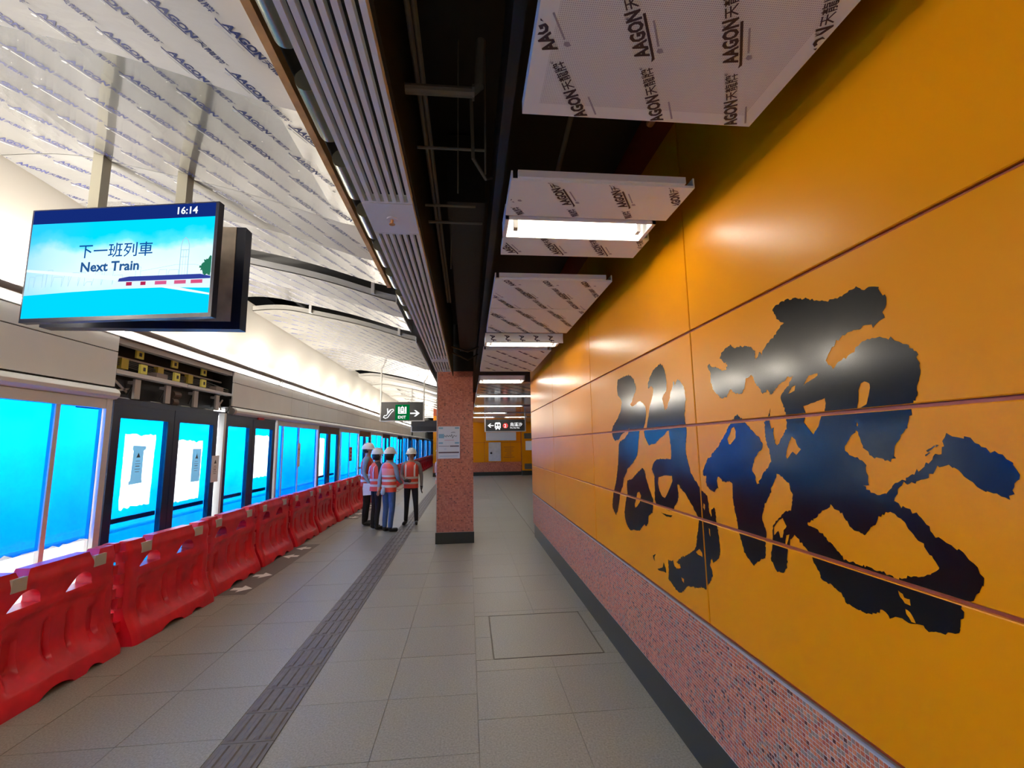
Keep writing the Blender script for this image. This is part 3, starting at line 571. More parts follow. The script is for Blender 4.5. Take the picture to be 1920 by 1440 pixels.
# ---------------------------------------------------------------- ceiling
m = MB(); m.box(-3.9, Y0, 4.6, 6.6, Y1, 4.8); ceiling = struct(m.build('ceiling', M['black']))
PROF = [(-3.52, 3.93), (-3.2, 3.965), (-2.9, 3.95), (-2.6, 3.885), (-2.3, 3.823), (-2.0, 3.762), (-1.6, 3.66), (-1.25, 3.55), (-0.88, 3.435)]
def prof(x):
    for (a, za), (b, zb) in zip(PROF, PROF[1:]):
        if x <= b: return za + (zb - za) * (x - a) / (b - a)
    return PROF[-1][1]
def sprof(x): return (prof(x - .12) + prof(x) + prof(min(x + .12, -.88))) / 3
def print_unit(fine, k=1.0):
    """one repeat of the printed protective film, laid out along +a (reading direction), +b up; ink -> pieces"""
    blue = []; grey = []
    def add(dst, vf, dx=0, dy=0): dst.append(([((x + dx) * k, (y + dy) * k) for x, y in vf[0]], vf[1]))
    if fine:
        vf = text2d('AAGON', .058, .0026, .12, 2); add(blue, ([(x * .80, y) for x, y in vf[0]], vf[1])); add(blue, text2d('天龍牌', .041, .0005, 0, 1), .176, .002)
        add(blue, text2d('®', .018, 0, 0, 1), .150, .030); add(blue, text2d('®', .018, 0, 0, 1), .300, .026)
        add(blue, ([(-.030, -.002), (-.022, -.014), (.150, -.014), (.150, -.006), (-.012, -.006)], [(0, 1, 2, 3, 4)]))
        add(grey, rect2d(.02, -.034, .115, -.028)); add(grey, ([(-.01, -.042), (.008, -.04), (.012, -.028), (.002, -.022), (-.008, -.03)], [(0, 1, 2, 3, 4)]))
    else:
        add(blue, rect2d(0, 0, .145, .032)); add(blue, rect2d(.168, .003, .275, .03)); add(blue, rect2d(-.02, -.014, .15, -.006))
    return blue, grey
def film_prints(parent, x0, x1, y0, y1, zf, dirn, fine, mt, org, k=1.0):
    e1 = Vector((.18, .295)) * k; e2 = Vector((.292, 0)) * k; d = Vector((.52, .854)) * dirn; up = Vector((d.y, -d.x))
    mb = MB(); mb2 = MB(); bl, gr = print_unit(fine, k)
    i0, i1 = int((y0 - org[1]) / e1.y) - 2, int((y1 - org[1]) / e1.y) + 2
    for i in range(i0, i1 + 1):
        for j in range(-40, 40):
            o = Vector(org) + e1 * i + e2 * j
            if not (x0 - .3 < o.x < x1 + .3 and y0 - .4 < o.y < y1 + .4): continue
            for src, dst in ((bl, mb), (gr, mb2)):
                for vs, fs in src:
                    w = [o + d * a + up * b for a, b in vs]
                    n = len(dst.v); dst.v += [(p.x, p.y, zf(p.x) - .0015) for p in w]
                    for f in fs:
                        if all(x0 + .004 < w[q].x < x1 - .004 and y0 + .004 < w[q].y < y1 - .004 for q in f):
                            dst.f.append(tuple(q + n for q in f)); dst.m.append(0)
    for a, mm, nm in ((mb, mt, 'film_print'), (mb2, M['print_grey'], 'small_print')):
        if a.f:
            used = sorted({q for f in a.f for q in f}); ix = {q: k for k, q in enumerate(used)}
            b = MB(); b.raw([a.v[q] for q in used], [tuple(ix[q] for q in f) for f in a.f]); b.build(nm, mm, parent, fix=False)
XS = [-3.52 + 2.64 * k / 40 for k in range(41)]
def left_panel(y0, y1, fine, mt=None, lip=True, dz=0.0):
    th = .012; top = [(x, sprof(x) + th + dz) for x in reversed(XS)]; bot = [(x, sprof(x) + dz) for x in XS]
    m = MB(); m.loft([[(x, y0, z) for x, z in bot + top], [(x, y1, z) for x, z in bot + top]])
    # upturned lips at both ends
    for ya, yb in ((y0, y0 + .012), (y1 - .012, y1)):
        rb = [[(x, ya, sprof(x) + dz) for x in XS], [(x, ya, sprof(x) + .085 + dz) for x in XS], [(x, yb, sprof(x) + .085 + dz) for x in XS], [(x, yb, sprof(x) + dz) for x in XS]]
        m.loft(rb, closed=False)
    p = m.build('ceiling_panel', mt or M['film_panel'], ceiling); smooth_by_angle(p, 25); p['label'] = 'curved white ceiling panel still in printed protective film'
    if fine is not None: film_prints(p, -3.52, -0.88, y0, y1, lambda x: sprof(max(-3.52, min(-.88, x))) + dz, 1, fine, M['print_blue'], (-1.445, 2.089), 1.02)
    return p
left_panel(-1.2, 0.98, True); left_panel(0.985, 3.495, True); pz = left_panel(3.50, 4.86, True)
left_panel(5.42, 6.86, True); left_panel(7.52, 13.6, False, M['film_far'])
for k in range(12): left_panel(14.7 + 1.95 * k, 16.5 + 1.95 * k, None, M['film_far'], dz=-.02 * (k % 2))
for y0, y1 in ((-1.2, 4.86),):
    m = MB(); m.box(-.88, y0, 3.425, -.842, y1, 3.49); q = m.build('edge_board', M['brown'], ceiling); q['label'] = 'torn brown board along the panel edge'
for y0, y1 in ((5.42, 6.86), (7.52, 13.6)):
    m = MB(); m.box(-.878, y0, 3.43, -.866, y1, 3.52); m.build('edge_trim', M['panel_edge'], ceiling)
for (x, y0, y1) in ((-1.15, 4.9, 5.4), (-2.6, 6.9, 7.5), (-1.15, 6.9, 7.5), (-2.9, 4.9, 5.4)):
    m = MB(); m.box(x - .02, y1 - .02, sprof(x) + .02, x + .02, y1 + .02, 4.6); m.build('hanger', M['panel_edge'], ceiling)
# truss bits seen through the gaps
m = MB()
for (a, b) in (((-2.7, 5.1, 4.25), (-1.9, 5.15, 4.1)), ((-2.6, 5.15, 4.0), (-2.2, 5.1, 4.3)), ((-2.2, 5.15, 4.0), (-1.9, 5.1, 4.25)), ((-2.95, 5.1, 4.05), (-2.6, 5.15, 4.3)), ((-3.4, 7.2, 4.2), (-2.8, 7.2, 4.1)), ((-3.4, 14.2, 4.1), (-.9, 14.2, 3.75)), ((-3.4, 14.3, 4.25), (-.9, 14.3, 3.9)), ((-3.0, 14.2, 4.1), (-2.6, 14.2, 4.25)), ((-2.2, 14.2, 4.0), (-1.8, 14.2, 4.15)), ((-1.5, 14.2, 3.85), (-1.1, 14.2, 4.0))): m.bar(a, b, .05, .05)
q = m.build('truss', M['pipe'], ceiling); q['label'] = 'grey steel bracing in the open ceiling gaps'

# right-hand ceiling panels
def right_panel(y0, y1, x0=.20, x1=1.082, z=2.9, fine=True, lip=True, pr=True, org=(.566, 1.204), mt=None):
    m = MB(); m.box(x0, y0, z, x1, y1, z + .012); m.box(x0, y0, z + .012, x0 + .008, y1, z + .05); m.box(x1 - .008, y0, z + .012, x1, y1, z + .05)
    if lip: m.box(x0 + .03, y0 - .015, z + .012, x1 - .05, y0 + .004, z + .045)
    m.box(x0, y1 - .008, z + .012, x1, y1, z + .05)
    p = m.build('ceiling_panel', mt or M['panel_r'], ceiling); p['label'] = 'flat grey white ceiling panel in printed film'
    if pr:
        # perforated field inside a plain border
        b = .055
        if y1 - y0 > .5 and fine and y0 < 2: q = MB(); q.box(x0 + b, y0 + b, z - .0006, x1 - b, y1 - b, z + .002); q.build('perforated_field', M['perf'], p)
        film_prints(p, x0, x1, y0, y1, lambda x: z - .0002, -1, fine, M['print_dark'], org)
    return p
def perf_mat():
    m = mat('perforated field', (0.5, 0.465, 0.45), 0.5, ior=1.4); nt = m.node_tree; p = nt.nodes['Principled BSDF']
    geo = nt.nodes.new('ShaderNodeNewGeometry'); sc = nt.nodes.new('ShaderNodeVectorMath'); sc.operation = 'SCALE'; sc.inputs['Scale'].default_value = 1 / .006
    fr = nt.nodes.new('ShaderNodeVectorMath'); fr.operation = 'FRACTION'; sp = nt.nodes.new('ShaderNodeSeparateXYZ')
    nt.links.new(geo.outputs['Position'], sc.inputs[0]); nt.links.new(sc.outputs[0], fr.inputs[0])
    ad = nt.nodes.new('ShaderNodeVectorMath'); ad.operation = 'SUBTRACT'; ad.inputs[1].default_value = (.5, .5, 0); nt.links.new(fr.outputs[0], ad.inputs[0]); nt.links.new(ad.outputs[0], sp.inputs[0])
    a = nt.nodes.new('ShaderNodeMath'); a.operation = 'MULTIPLY'; nt.links.new(sp.outputs[0], a.inputs[0]); nt.links.new(sp.outputs[0], a.inputs[1])
    b = nt.nodes.new('ShaderNodeMath'); b.operation = 'MULTIPLY'; nt.links.new(sp.outputs[1], b.inputs[0]); nt.links.new(sp.outputs[1], b.inputs[1])
    c = nt.nodes.new('ShaderNodeMath'); c.operation = 'ADD'; nt.links.new(a.outputs[0], c.inputs[0]); nt.links.new(b.outputs[0], c.inputs[1])
    g = nt.nodes.new('ShaderNodeMath'); g.operation = 'GREATER_THAN'; g.inputs[1].default_value = .06; nt.links.new(c.outputs[0], g.inputs[0])
    mx = nt.nodes.new('ShaderNodeMix'); mx.data_type = 'RGBA'; mx.inputs['A'].default_value = (.36, .37, .32, 1); mx.inputs['B'].default_value = (.76, .81, .70, 1)
    nt.links.new(g.outputs[0], mx.inputs['Factor']); nt.links.new(mx.outputs['Result'], p.inputs['Base Color']); return m
M['perf'] = perf_mat()
right_panel(-1.2, 1.485); right_panel(1.905, 2.222); right_panel(2.455, 2.72, x0=.21); right_panel(3.15, 3.855); right_panel(3.865, 4.73)
right_panel(5.66, 7.36, fine=False); right_panel(8.95, 10.7, x1=2.6, fine=False, mt=M['film_far']); right_panel(11.4, 13.7, x1=2.6, pr=False, mt=M['film_far']); right_panel(14.4, 16.8, x1=4.2, pr=False, mt=M['film_far']); right_panel(17.6, 19.6, x1=4.2, pr=False, mt=M['film_far']); right_panel(20.3, 24.9, x1=4.2, pr=False, mt=M['film_far'])
for (xa, ya, yb) in ((4.2, 8.6, 25), ):
    m = MB(); m.box(xa, ya, 2.95, 6.4, yb, 2.97); m.build('plain_panel', M['panel_r'], ceiling)
def troffer(y0, y1, x0, x1, z, label, mt, drop=0.0):
    L = thing('ceiling_light', label, 'light', (x0, y0, z), 'lights in the right hand ceiling')
    h = .075
    m = MB(); e = .004
    m.box(x0, y0, z, x0 + .02, y1, z + h); m.box(x1 - .02, y0, z, x1, y1, z + h); m.box(x0, y0, z, x1, y0 + e, z + h); m.box(x0, y1 - e, z, x1, y1, z + h); m.box(x0, y0, z + h, x1, y1, z + h + .012)
    m.build('housing', M['white'], L)
    yc = (y0 + y1) / 2
    m = MB(); m.tube([(x0 + .09, yc, z + .016), (x1 - .09, yc, z + .016)], .014, 10); m.build('tube', mt, L)
    for xx in (x0 + .055, x1 - .075): m = MB(); m.box(xx, yc - .02, z - .002, xx + .022, yc + .02, z + h); m.build('lamp_holder', M['panel_edge'], L)
    return L
troffer(-2.4, -2.0, -.6, 1.03, 2.885, 'added fill light behind the camera, out of the photo', M['tube'])  # unseen fixture added as fill, lights the floor behind for bounce
troffer(2.235, 2.445, .20, 1.03, 2.885, 'bright ceiling light nearest the camera, above the orange wall', M['tube'])
F2 = troffer(4.80, 5.02, .19, 1.02, 2.81, 'second ceiling light, hung under a film printed panel edge', M['tube'])
m = MB(); m.box(.19, 4.775, 2.80, 1.05, 4.79, 2.905); q = m.build('film_side', M['panel_r'], F2)
m = MB()
for k in range(6):
    vs, fs = text2d('AAGON', .07, .002, .1, 1)
    m.flat(([(a, b) for a, b in vs], fs), (.24 + .16 * k, 4.7735, 2.88), (.3, 0, -.95), (.95, 0, .3))
mm = m; keep = [f for f in mm.f if all(2.805 < mm.v[i][2] < 2.9 and .2 < mm.v[i][0] < 1.03 for i in f)]; mm.f = keep; mm.m = [0] * len(keep); sp_ = mm.build('side_print', M['print_dark'], q, fix=False); sp_['kind'] = 'stuff'
troffer(8.02, 8.42, .20, 1.04, 2.85, 'third ceiling light, level with the mosaic pillar', M['tube'])
troffer(10.95, 11.25, .20, 2.5, 2.88, 'long ceiling light just beyond the end of the orange wall', M['tube_far'])
troffer(13.9, 14.25, .20, 1.75, 2.88, 'long ceiling light before the train sign', M['tube_far'])
troffer(17.05, 17.4, .20, 1.5, 2.88, 'ceiling light above the train sign', M['tube_far'])
troffer(19.8, 20.1, .20, 1.2, 2.88, 'left of two last ceiling lights before the far wall', M['tube_far']); troffer(19.8, 20.1, 1.6, 2.6, 2.88, 'right of two last ceiling lights before the far wall', M['tube_far'])
# film-printed upstands between lights far away
# services in the open void
m = MB(); m.box(-.14, 2.9, 3.35, .12, 7.9, 3.85); m.build('duct', M['duct'], ceiling)
m = MB(); m.box(.14, -1, 3.02, .18, 8, 3.3); m.build('black_beam', M['black'], ceiling)
m = MB(); m.box(-.272, -1.2, 2.935, -.262, 8.1, 4.6); m.build('light_block_board', M['black'], ceiling)  # added board, keeps cove light off the top of the orange wall
m = MB(); m.box(-.85, -1.2, 3.9, 1.2, 8.1, 3.94); m.build('void_board', M['black'], ceiling)
def pipe(pts, r, mt='pipe', nm='pipe'):
    m = MB(); m.tube(pts, r, 10); o = m.build(nm, M[mt], ceiling); smooth_by_angle(o); return o
pipe([(-.4, 1.75, 3.2), (.02, 1.75, 3.2), (.05, 1.75, 3.23), (.06, 1.75, 3.45)], .022); pipe([(.02, 1.75, 3.2), (.03, 1.75, 3.2)], .032)
pipe([(-.2, 1.0, 3.35), (-.2, 5.0, 3.32)], .012); pipe([(-.225, 1.0, 3.35), (-.225, 5.0, 3.32)], .012)
pipe([(.09, 1.2, 3.1), (.09, 1.2, 3.8)], .006); pipe([(.09, 2.1, 3.05), (.09, 2.1, 3.8)], .005); pipe([(-.05, 2.2, 3.0), (-.05, 2.2, 3.9)], .004); pipe([(-.12, 3.1, 2.95), (-.12, 3.1, 3.9)], .004)
pipe([(-.3, 2.2, 3.25), (.1, 2.2, 3.25)], .008); pipe([(-.3, 2.9, 3.2), (.1, 2.9, 3.2)], .010); pipe([(-.3, 2.65, 3.18), (.05, 2.65, 3.18)], .008)
pipe([(.02, 2.15, 3.5), (.03, 2.2, 3.2), (.10, 2.3, 3.15), (.16, 2.35, 3.2)], .010)
pipe([(.55, 1.75, 3.5), (.5, 2.3, 3.2)], .014); pipe([(.95, 1.4, 3.3), (.92, 2.0, 3.3)], .02, 'brown'); pipe([(-.22, 5.9, 3.0), (0, 6.0, 2.95), (.15, 6.0, 3.02)], .012, 'duct'); pipe([(-.22, 6.3, 3.0), (0, 6.5, 2.93), (.15, 6.5, 3.02)], .012, 'duct')
m = MB(); m.box(-.24, 1.27, 3.26, .0, 1.31, 3.285)
m.build('strut_channel', M['panel_edge'], ceiling)
m = MB(); m.box(.03, 1.45, 3.4, .055, 1.48, 3.42); m.box(.085, 1.45, 3.4, .105, 1.48, 3.43); m.build('pipe_clip', M['white'], ceiling)
# lamp housings between the curved panels and the diffuser
for k in range(9):
    y = .75 + .55 * k
    m = MB(); m.tube([(-.70, y, 3.30), (-.70, y + .34, 3.30)], .055, 14); o = m.build('lamp_can', mat('olive steel %d' % k, (.22, .21, .15), .25, metal=.8) if k == 0 else bpy.data.materials['olive steel 0'], ceiling); smooth_by_angle(o)
m = MB(); m.box(-.84, -1, 3.50, -.56, 14, 3.52); m.build('black_tray', M['black'], ceiling)
# ================================================================ THINGS
# ---------------------------------------------------------------- linear air diffuser
def diffuser(y0, y1, label):
    T = thing('air_diffuser', label, 'air vent', (-.40, y0, 2.9), 'linear diffuser over the platform')
    x0, w = -.525, .0192
    m = MB(); e = .012
    m.box(x0, y0, 2.9, x0 + w, y1, 2.94); m.box(x0 + 12 * w, y0, 2.9, x0 + 13 * w, y1, 2.94); m.box(x0 + w, y0, 2.9, x0 + 12 * w, y0 + e, 2.94); m.box(x0 + w, y1 - e, 2.9, x0 + 12 * w, y1, 2.94)
    m.build('frame', M['grille'], T)
    for k in range(1, 6):
        m = MB(); m.box(x0 + 2 * k * w, y0 + e, 2.9, x0 + (2 * k + 1) * w, y1 - e, 2.935); m.build('slat', M['grille'], T)
    m = MB(); m.box(x0, y0, 2.99, x0 + 13 * w, y1, 3.0)
    for q in range(int((y1 - y0) / .62) + 1): m.box(x0 + w, y0 + .3 + .62 * q, 2.95, x0 + 12 * w, y0 + .325 + .62 * q, 2.97)
    m.build('plenum', M['duct'], T)
    return T
diffuser(-1.0, 2.145, 'nearest length of grey slotted air diffuser, running out of the top of the photo')
diffuser(2.47, 6.28, 'middle length of grey slotted air diffuser, beyond the sprinkler plate')
diffuser(6.50, 7.40, 'short last length of grey slotted air diffuser, ending before the mosaic pillar')
PL = thing('sprinkler_plate', 'plain grey plate with a sprinkler between two slotted diffusers', 'plate', (-.4, 2.3, 2.9))
m = MB(); m.box(-.525, 2.15, 2.899, -.2754, 2.465, 2.93); m.build('plate', M['grille'], PL)
m = MB(); m.tube([(-.4, 2.3, 2.9), (-.4, 2.3, 2.892)], .028, 16); m.build('rose', M['white'], PL)
m = MB(); m.tube([(-.4, 2.3, 2.893), (-.4, 2.3, 2.868)], [.008, .006], 8); m.tube([(-.4, 2.3, 2.868), (-.4, 2.3, 2.866)], .016, 10); m.build('sprinkler_head', M['brown'], PL)
PL2 = thing('joint_plate', 'small plain grey plate between the middle and last slotted diffusers', 'plate', (-.4, 6.39, 2.9))
m = MB(); m.box(-.525, 6.285, 2.899, -.2754, 6.495, 2.93); m.build('plate', M['grille'], PL2)

# ---------------------------------------------------------------- red water barriers
BL, BH = 1.175, 0.885
def sst(a, b, x): t = max(0, min(1, (x - a) / (b - a))); return t * t * (3 - 2 * t)
def b_top(u):
    z = BH
    if .165 < u < .265: z = BH - .075 * min(1, min(u - .165, .265 - u) / .03)
    if .735 < u < .835: z = BH - .075 * min(1, min(u - .735, .835 - u) / .03)
    return z - .012 * sst(.02, 0, u) - .012 * sst(.98, 1, u)
def b_bot(u):
    def arch(c, w): t = abs(u - c) / w; return .045 * (1 - t * t) ** .7 if t < 1 else 0
    return max(arch(.42, .13), arch(.72, .07) * .8, 0)
def b_dep(u, z):
    d = .074 + .11 * (1 - sst(.0, .34, z)) - .035 * sst(.60, .66, z) * (1 - sst(.72, .80, z)) * 0.4
    d -= .026 * sst(BH - .13, BH, z)
    ins = sst(.10, .125, u) * (1 - sst(.875, .90, u)) * sst(.13, .165, z) * (1 - sst(.51, .55, z - .05 * (1 - abs(u - .5) * 2)))
    d -= .028 * ins
    for c, w, zt in ((.18, .045, .47), (.44, .024, .50), (.61, .024, .50), (.82, .045, .45)):
        t = abs(u - c) / w
        if t < 1: d -= .045 * (1 - t ** 6) * sst(.16, .24, z) * (1 - sst(zt - .06, zt, z))
    d -= .02 * (sst(.03, 0, u) + sst(.97, 1, u))
    return max(.02, d)
def barrier_mesh():
    NU, NV = 60, 40; us = [k / NU for k in range(NU + 1)]
    us = sorted(set(us + [.165, .195, .235, .265, .735, .765, .805, .835, .01, .99])); n = len(us); m = MB()
    def grid(sg):
        base = len(m.v)
        for j in range(NV + 1):
            for u in us:
                zb, zt = b_bot(u), b_top(u); z = zb + (zt - zb) * j / NV
                m.v.append((sg * b_dep(u, z), u * BL, z))
        for j in range(NV):
            for i in range(n - 1):
                q = (base + j * n + i, base + j * n + i + 1, base + (j + 1) * n + i + 1, base + (j + 1) * n + i)
                m.f.append(q if sg > 0 else q[::-1]); m.m.append(0)
        return base
    a = grid(1); b = grid(-1)
    for i in range(n - 1):
        t = NV * n; m.f.append((a + t + i, a + t + i + 1, b + t + i + 1, b + t + i)); m.f.append((a + i + 1, a + i, b + i, b + i + 1)); m.m += [0, 0]
    for j in range(NV):
        m.f.append((a + j * n, a + (j + 1) * n, b + (j + 1) * n, b + j * n)); e = n - 1
        m.f.append((a + (j + 1) * n + e, a + j * n + e, b + j * n + e, b + (j + 1) * n + e)); m.m += [0, 0]
    o = m.build('barrier_tmp', M['red'])
    cut = MB()
    for c in (.235, .655):
        w = .265; p = [(c * BL - w * .52, .635), (c * BL + w * .5, .635), (c * BL + w * .5, .665)] + [(c * BL + w * (.12 + .38 * math.cos(t)), .668 + .074 * math.sin(t)) for t in (0.15, .5, .9, 1.3, 1.7, 2.1)] + [(c * BL - w * .40, .66)]
        cut.prism(p, -.4, .4, lambda y, z, h: (h, y, z))
    c = cut.build('cutter_tmp', M['red'])
    md = o.modifiers.new('holes', 'BOOLEAN'); md.object = c; md.operation = 'DIFFERENCE'; md.solver = 'EXACT'
    dg = bpy.context.evaluated_depsgraph_get(); me = bpy.data.meshes.new_from_object(o.evaluated_get(dg)); me.name = 'body'
    bpy.data.objects.remove(o); bpy.data.objects.remove(c); return me
B0 = thing('water_barrier', 'x', 'barrier', (-3.10, 1.93, 0), 'red water barriers along the screen doors')
bm_o = bpy.data.objects.new('body', barrier_mesh()); COL.objects.link(bm_o); bm_o.parent = B0; ORIG['body'] = Vector(B0.location); smooth_by_angle(bm_o, 40)
off = Vector(B0.location)
for ya, yb in ((.125, .225), (.765, .875)):
    m = MB(); z0, z1 = .755, .845; y0, y1 = ya * BL, yb * BL
    dp = max(b_dep(ya + (yb - ya) * a / 8, z0 + (z1 - z0) * c / 8) for a in range(9) for c in range(9)) + .004
    m.box(off.x + dp - .03, off.y + y0, z0, off.x + dp, off.y + y1, z1)
    q = m.build('reflector', M['patch'], B0); q['label'] = 'pale rectangular reflective patch'
for z in (.13, .33, .53, .72):
    m = MB(); m.box(off.x - .05, off.y - .05, z, off.x + .05, off.y + .02, z + .085); m.build('coupling_lug', M['red'], B0)
    m = MB(); m.box(off.x - .05, off.y + BL - .02, z + .09, off.x + .05, off.y + BL + .05, z + .17); m.build('coupling_lug', M['red'], B0)
B_LAB = ['red plastic barrier cut off by the left edge, before the nearest whole one', 'nearest whole red plastic barrier, below the first glazed bay', 'second whole red barrier, before the door with the taped notices', 'third red barrier, beside the first white floor arrows',
         'fourth red barrier, left of the boarding strip end', 'fifth red barrier, before the bay with a small white notice', 'sixth red barrier, just left of the worker with the paper', 'seventh red barrier, touching the worker with the paper']
ORDN = ['', 'first', 'second', 'third', 'fourth', 'fifth', 'sixth', 'seventh', 'eighth', 'ninth', 'tenth', 'eleventh', 'twelfth', 'thirteenth', 'fourteenth', 'fifteenth', 'sixteenth', 'seventeenth', 'eighteenth', 'nineteenth', 'twentieth'] + ['twenty-' + q for q in ('first', 'second', 'third', 'fourth', 'fifth', 'sixth', 'seventh', 'eighth', 'ninth')] + ['thirtieth', 'thirty-first', 'thirty-second']
B0['label'] = B_LAB[0]
by = 1.93; k = 0
while by < 40:
    if k > 0:
        rz = {2: -.05, 1: .0, 3: -.01}.get(k, random.uniform(-.015, .015))
        dup(B0, (-3.10 + (0.02 if k == 2 else random.uniform(-.01, .01)), by, 0), rz, B_LAB[k] if k < len(B_LAB) else '%s red plastic barrier of the row, counted from the camera' % ORDN[k + 1])
    by += 1.275; k += 1
for o_ in [q for q in COL.objects if q.name.startswith('water_barrier')]:
    if o_['label'] == B_LAB[1]: o_.scale.y = .90; o_.location.y += .12
    if o_['label'] == B_LAB[0]: o_.location.y += .10

# ---------------------------------------------------------------- hanging monitors
TV = thing('hanging_monitor', 'two back to back station monitors on grey poles showing Next Train', 'monitor', (-2.46, 3.47, 3.9))
for x, zt in ((-2.79, 3.94), (-2.18, 3.83)):
    m = MB(); m.box(x - .036, 3.43, 2.9, x + .036, 3.51, zt); m.build('pole', M['polem'], TV)
m = MB(); m.box(-2.95, 3.43, 2.88, -2.0, 3.51, 2.96); m.build('mount_bar', M['case'], TV)
def scr_frame(A, B, zb, zt, th):
    A = Vector(A); B = Vector(B); ux = (B - A).normalized(); n = Vector((-ux.y, ux.x, 0)); return A, B, ux, n
TLx = Vector((-3.065, 3.30, 0)); TRx = Vector((-1.705, 3.08, 0)); ux = (TRx - TLx).normalized(); nx = Vector((-ux.y, ux.x, 0)); W = (TRx - TLx).length; ZB, ZT = 2.572, 3.392
uz = Vector((0, 0, 1))
def tvp(a, b, d=0.0): return TLx + ux * a + nx * d + uz * (ZB + b)
H = ZT - ZB
m = MB(); m.hexa([tvp(0, 0, 0), tvp(W, 0, 0), tvp(W, 0, .05), tvp(0, 0, .05)], [tvp(0, H, 0), tvp(W, H, 0), tvp(W, H, .05), tvp(0, H, .05)])
fc = m.build('front_case', M['case'], TV)
m = MB(); m.hexa([tvp(.3, .15, .05), tvp(1.0, .15, .05), tvp(1.0, .15, .15), tvp(.3, .15, .15)], [tvp(.3, .7, .05), tvp(1.0, .7, .05), tvp(1.0, .7, .15), tvp(.3, .7, .15)]); m.build('bracket', M['case'], fc)
SX0, SX1, SY0, SY1 = .012, W - .022, .028, H - .008
E_sky = emis('screen sky', (.0, .55, .95), 1.0)
def screen_sky():
    m = bpy.data.materials.new('screen picture'); m.use_nodes = True; nt = m.node_tree
    for n in list(nt.nodes):
        if n.type == 'BSDF_PRINCIPLED': nt.nodes.remove(n)
    tc = nt.nodes.new('ShaderNodeTexCoord'); sp = nt.nodes.new('ShaderNodeSeparateXYZ'); nt.links.new(tc.outputs['Generated'], sp.inputs[0])
    no = nt.nodes.new('ShaderNodeTexNoise'); no.inputs['Scale'].default_value = 3.2; no.inputs['Detail'].default_value = 5; nt.links.new(tc.outputs['Generated'], no.inputs['Vector'])
    ad = nt.nodes.new('ShaderNodeMath'); ad.operation = 'MULTIPLY_ADD'; ad.inputs[1].default_value = .42; nt.links.new(no.outputs['Fac'], ad.inputs[0]); nt.links.new(sp.outputs['Z'], ad.inputs[2])
    cr = nt.nodes.new('ShaderNodeValToRGB'); els = [(0.0, (.35, .85, 1.0)), (.42, (.55, .88, .98)), (.62, (.74, .93, .97)), (.86, (.62, .93, 1.0)), (.98, (.10, .72, 1.0)), (1.1, (0, .62, .98))]
    while len(cr.color_ramp.elements) < len(els): cr.color_ramp.elements.new(.5)
    for e, (p, c) in zip(cr.color_ramp.elements, els): e.position = min(1, p / 1.2); e.color = (*c, 1)
    dv = nt.nodes.new('ShaderNodeMath'); dv.operation = 'DIVIDE'; dv.inputs[1].default_value = 1.2; nt.links.new(ad.outputs[0], dv.inputs[0]); nt.links.new(dv.outputs[0], cr.inputs[0])
    # left side deeper blue
    mx = nt.nodes.new('ShaderNodeMix'); mx.data_type = 'RGBA'; mr = nt.nodes.new('ShaderNodeMapRange'); mr.inputs['From Min'].default_value = .0; mr.inputs['From Max'].default_value = .35; mr.inputs['To Min'].default_value = .45; mr.inputs['To Max'].default_value = 0
    nt.links.new(sp.outputs['X'], mr.inputs['Value']); nt.links.new(mr.outputs['Result'], mx.inputs['Factor']); nt.links.new(cr.outputs[0], mx.inputs['A']); mx.inputs['B'].default_value = (.05, .42, .95, 1)
    e = nt.nodes.new('ShaderNodeEmission'); nt.links.new(mx.outputs['Result'], e.inputs[0]); e.inputs[1].default_value = 1.1; nt.links.new(e.outputs[0], nt.nodes['Material Output'].inputs[0]); return m
def lay(name, mt, vf, d, parent=None, label=None, depth=-.0005):
    m = MB(); m.flat(vf, tvp(0, 0, -.0006 - .0006 * d), ux, uz); o = m.build(name, mt, parent, fix=False)
    if label: o['label'] = label
    return o
HB = H * .868
scr = lay('screen', screen_sky(), rect2d(SX0, SY0, SX1, HB), 0, TV, 'glowing blue sky picture on the screen')
lay('header_band', emis('screen navy', (.006, .022, .17), 1.0), rect2d(SX0, HB, SX1, SY1), 0, scr)
lay('clock_digits', emis('screen white', (.85, .92, 1), 1.0), ([(a + W * .775, b + HB + .028) for a, b in text2d('16:14', .072, .0018)[0]], text2d('16:14', .072, .0018)[1]), 1, scr)
E_txt = emis('screen text blue', (.004, .075, .30), 1.0)
vs, fs = text2d('下一班列車', .110, .0009); lay('lettering', E_txt, ([(a + W * .275, b + H * .555) for a, b in vs], fs), 2, scr)
vs, fs = text2d('Next Train', .096, .0028); lay('lettering', emis('screen text slate', (.02, .09, .27), 1.0), ([(a + W * .295, b + H * .425) for a, b in vs], fs), 2, scr)
E_thin = emis('screen thin lines', (.36, .60, .72), 1.0); ol = MB()
tw = [(.82, .30), (.82, .62), (.826, .665), (.84, .69), (.854, .665), (.862, .62), (.862, .30)]
lines = [([(a * W, b * H) for a, b in tw], .005), ([(.82 * W, .58 * H), (.862 * W, .58 * H)], .004), ([(.82 * W, .52 * H), (.862 * W, .52 * H)], .003), ([(.834 * W, .30 * H), (.834 * W, .58 * H)], .002), ([(.848 * W, .30 * H), (.848 * W, .58 * H)], .002)]
rr = random.Random(3); xx = .03; ln = [(xx * W, .27 * H)]
while xx < .80:
    w = rr.uniform(.018, .05); hh = rr.uniform(.33, .45) * (1.0 if xx < .6 else .95); ln += [(xx * W, hh * H), ((xx + w) * W, hh * H), ((xx + w) * W, .30 * H)]; xx += w + rr.uniform(.0, .02)
lines.append((ln, .0022)); lines.append(([(.62 * W, .41 * H), (.70 * W, .43 * H), (.80 * W, .455 * H), (.9 * W, .45 * H), (.97 * W, .42 * H)], .002))
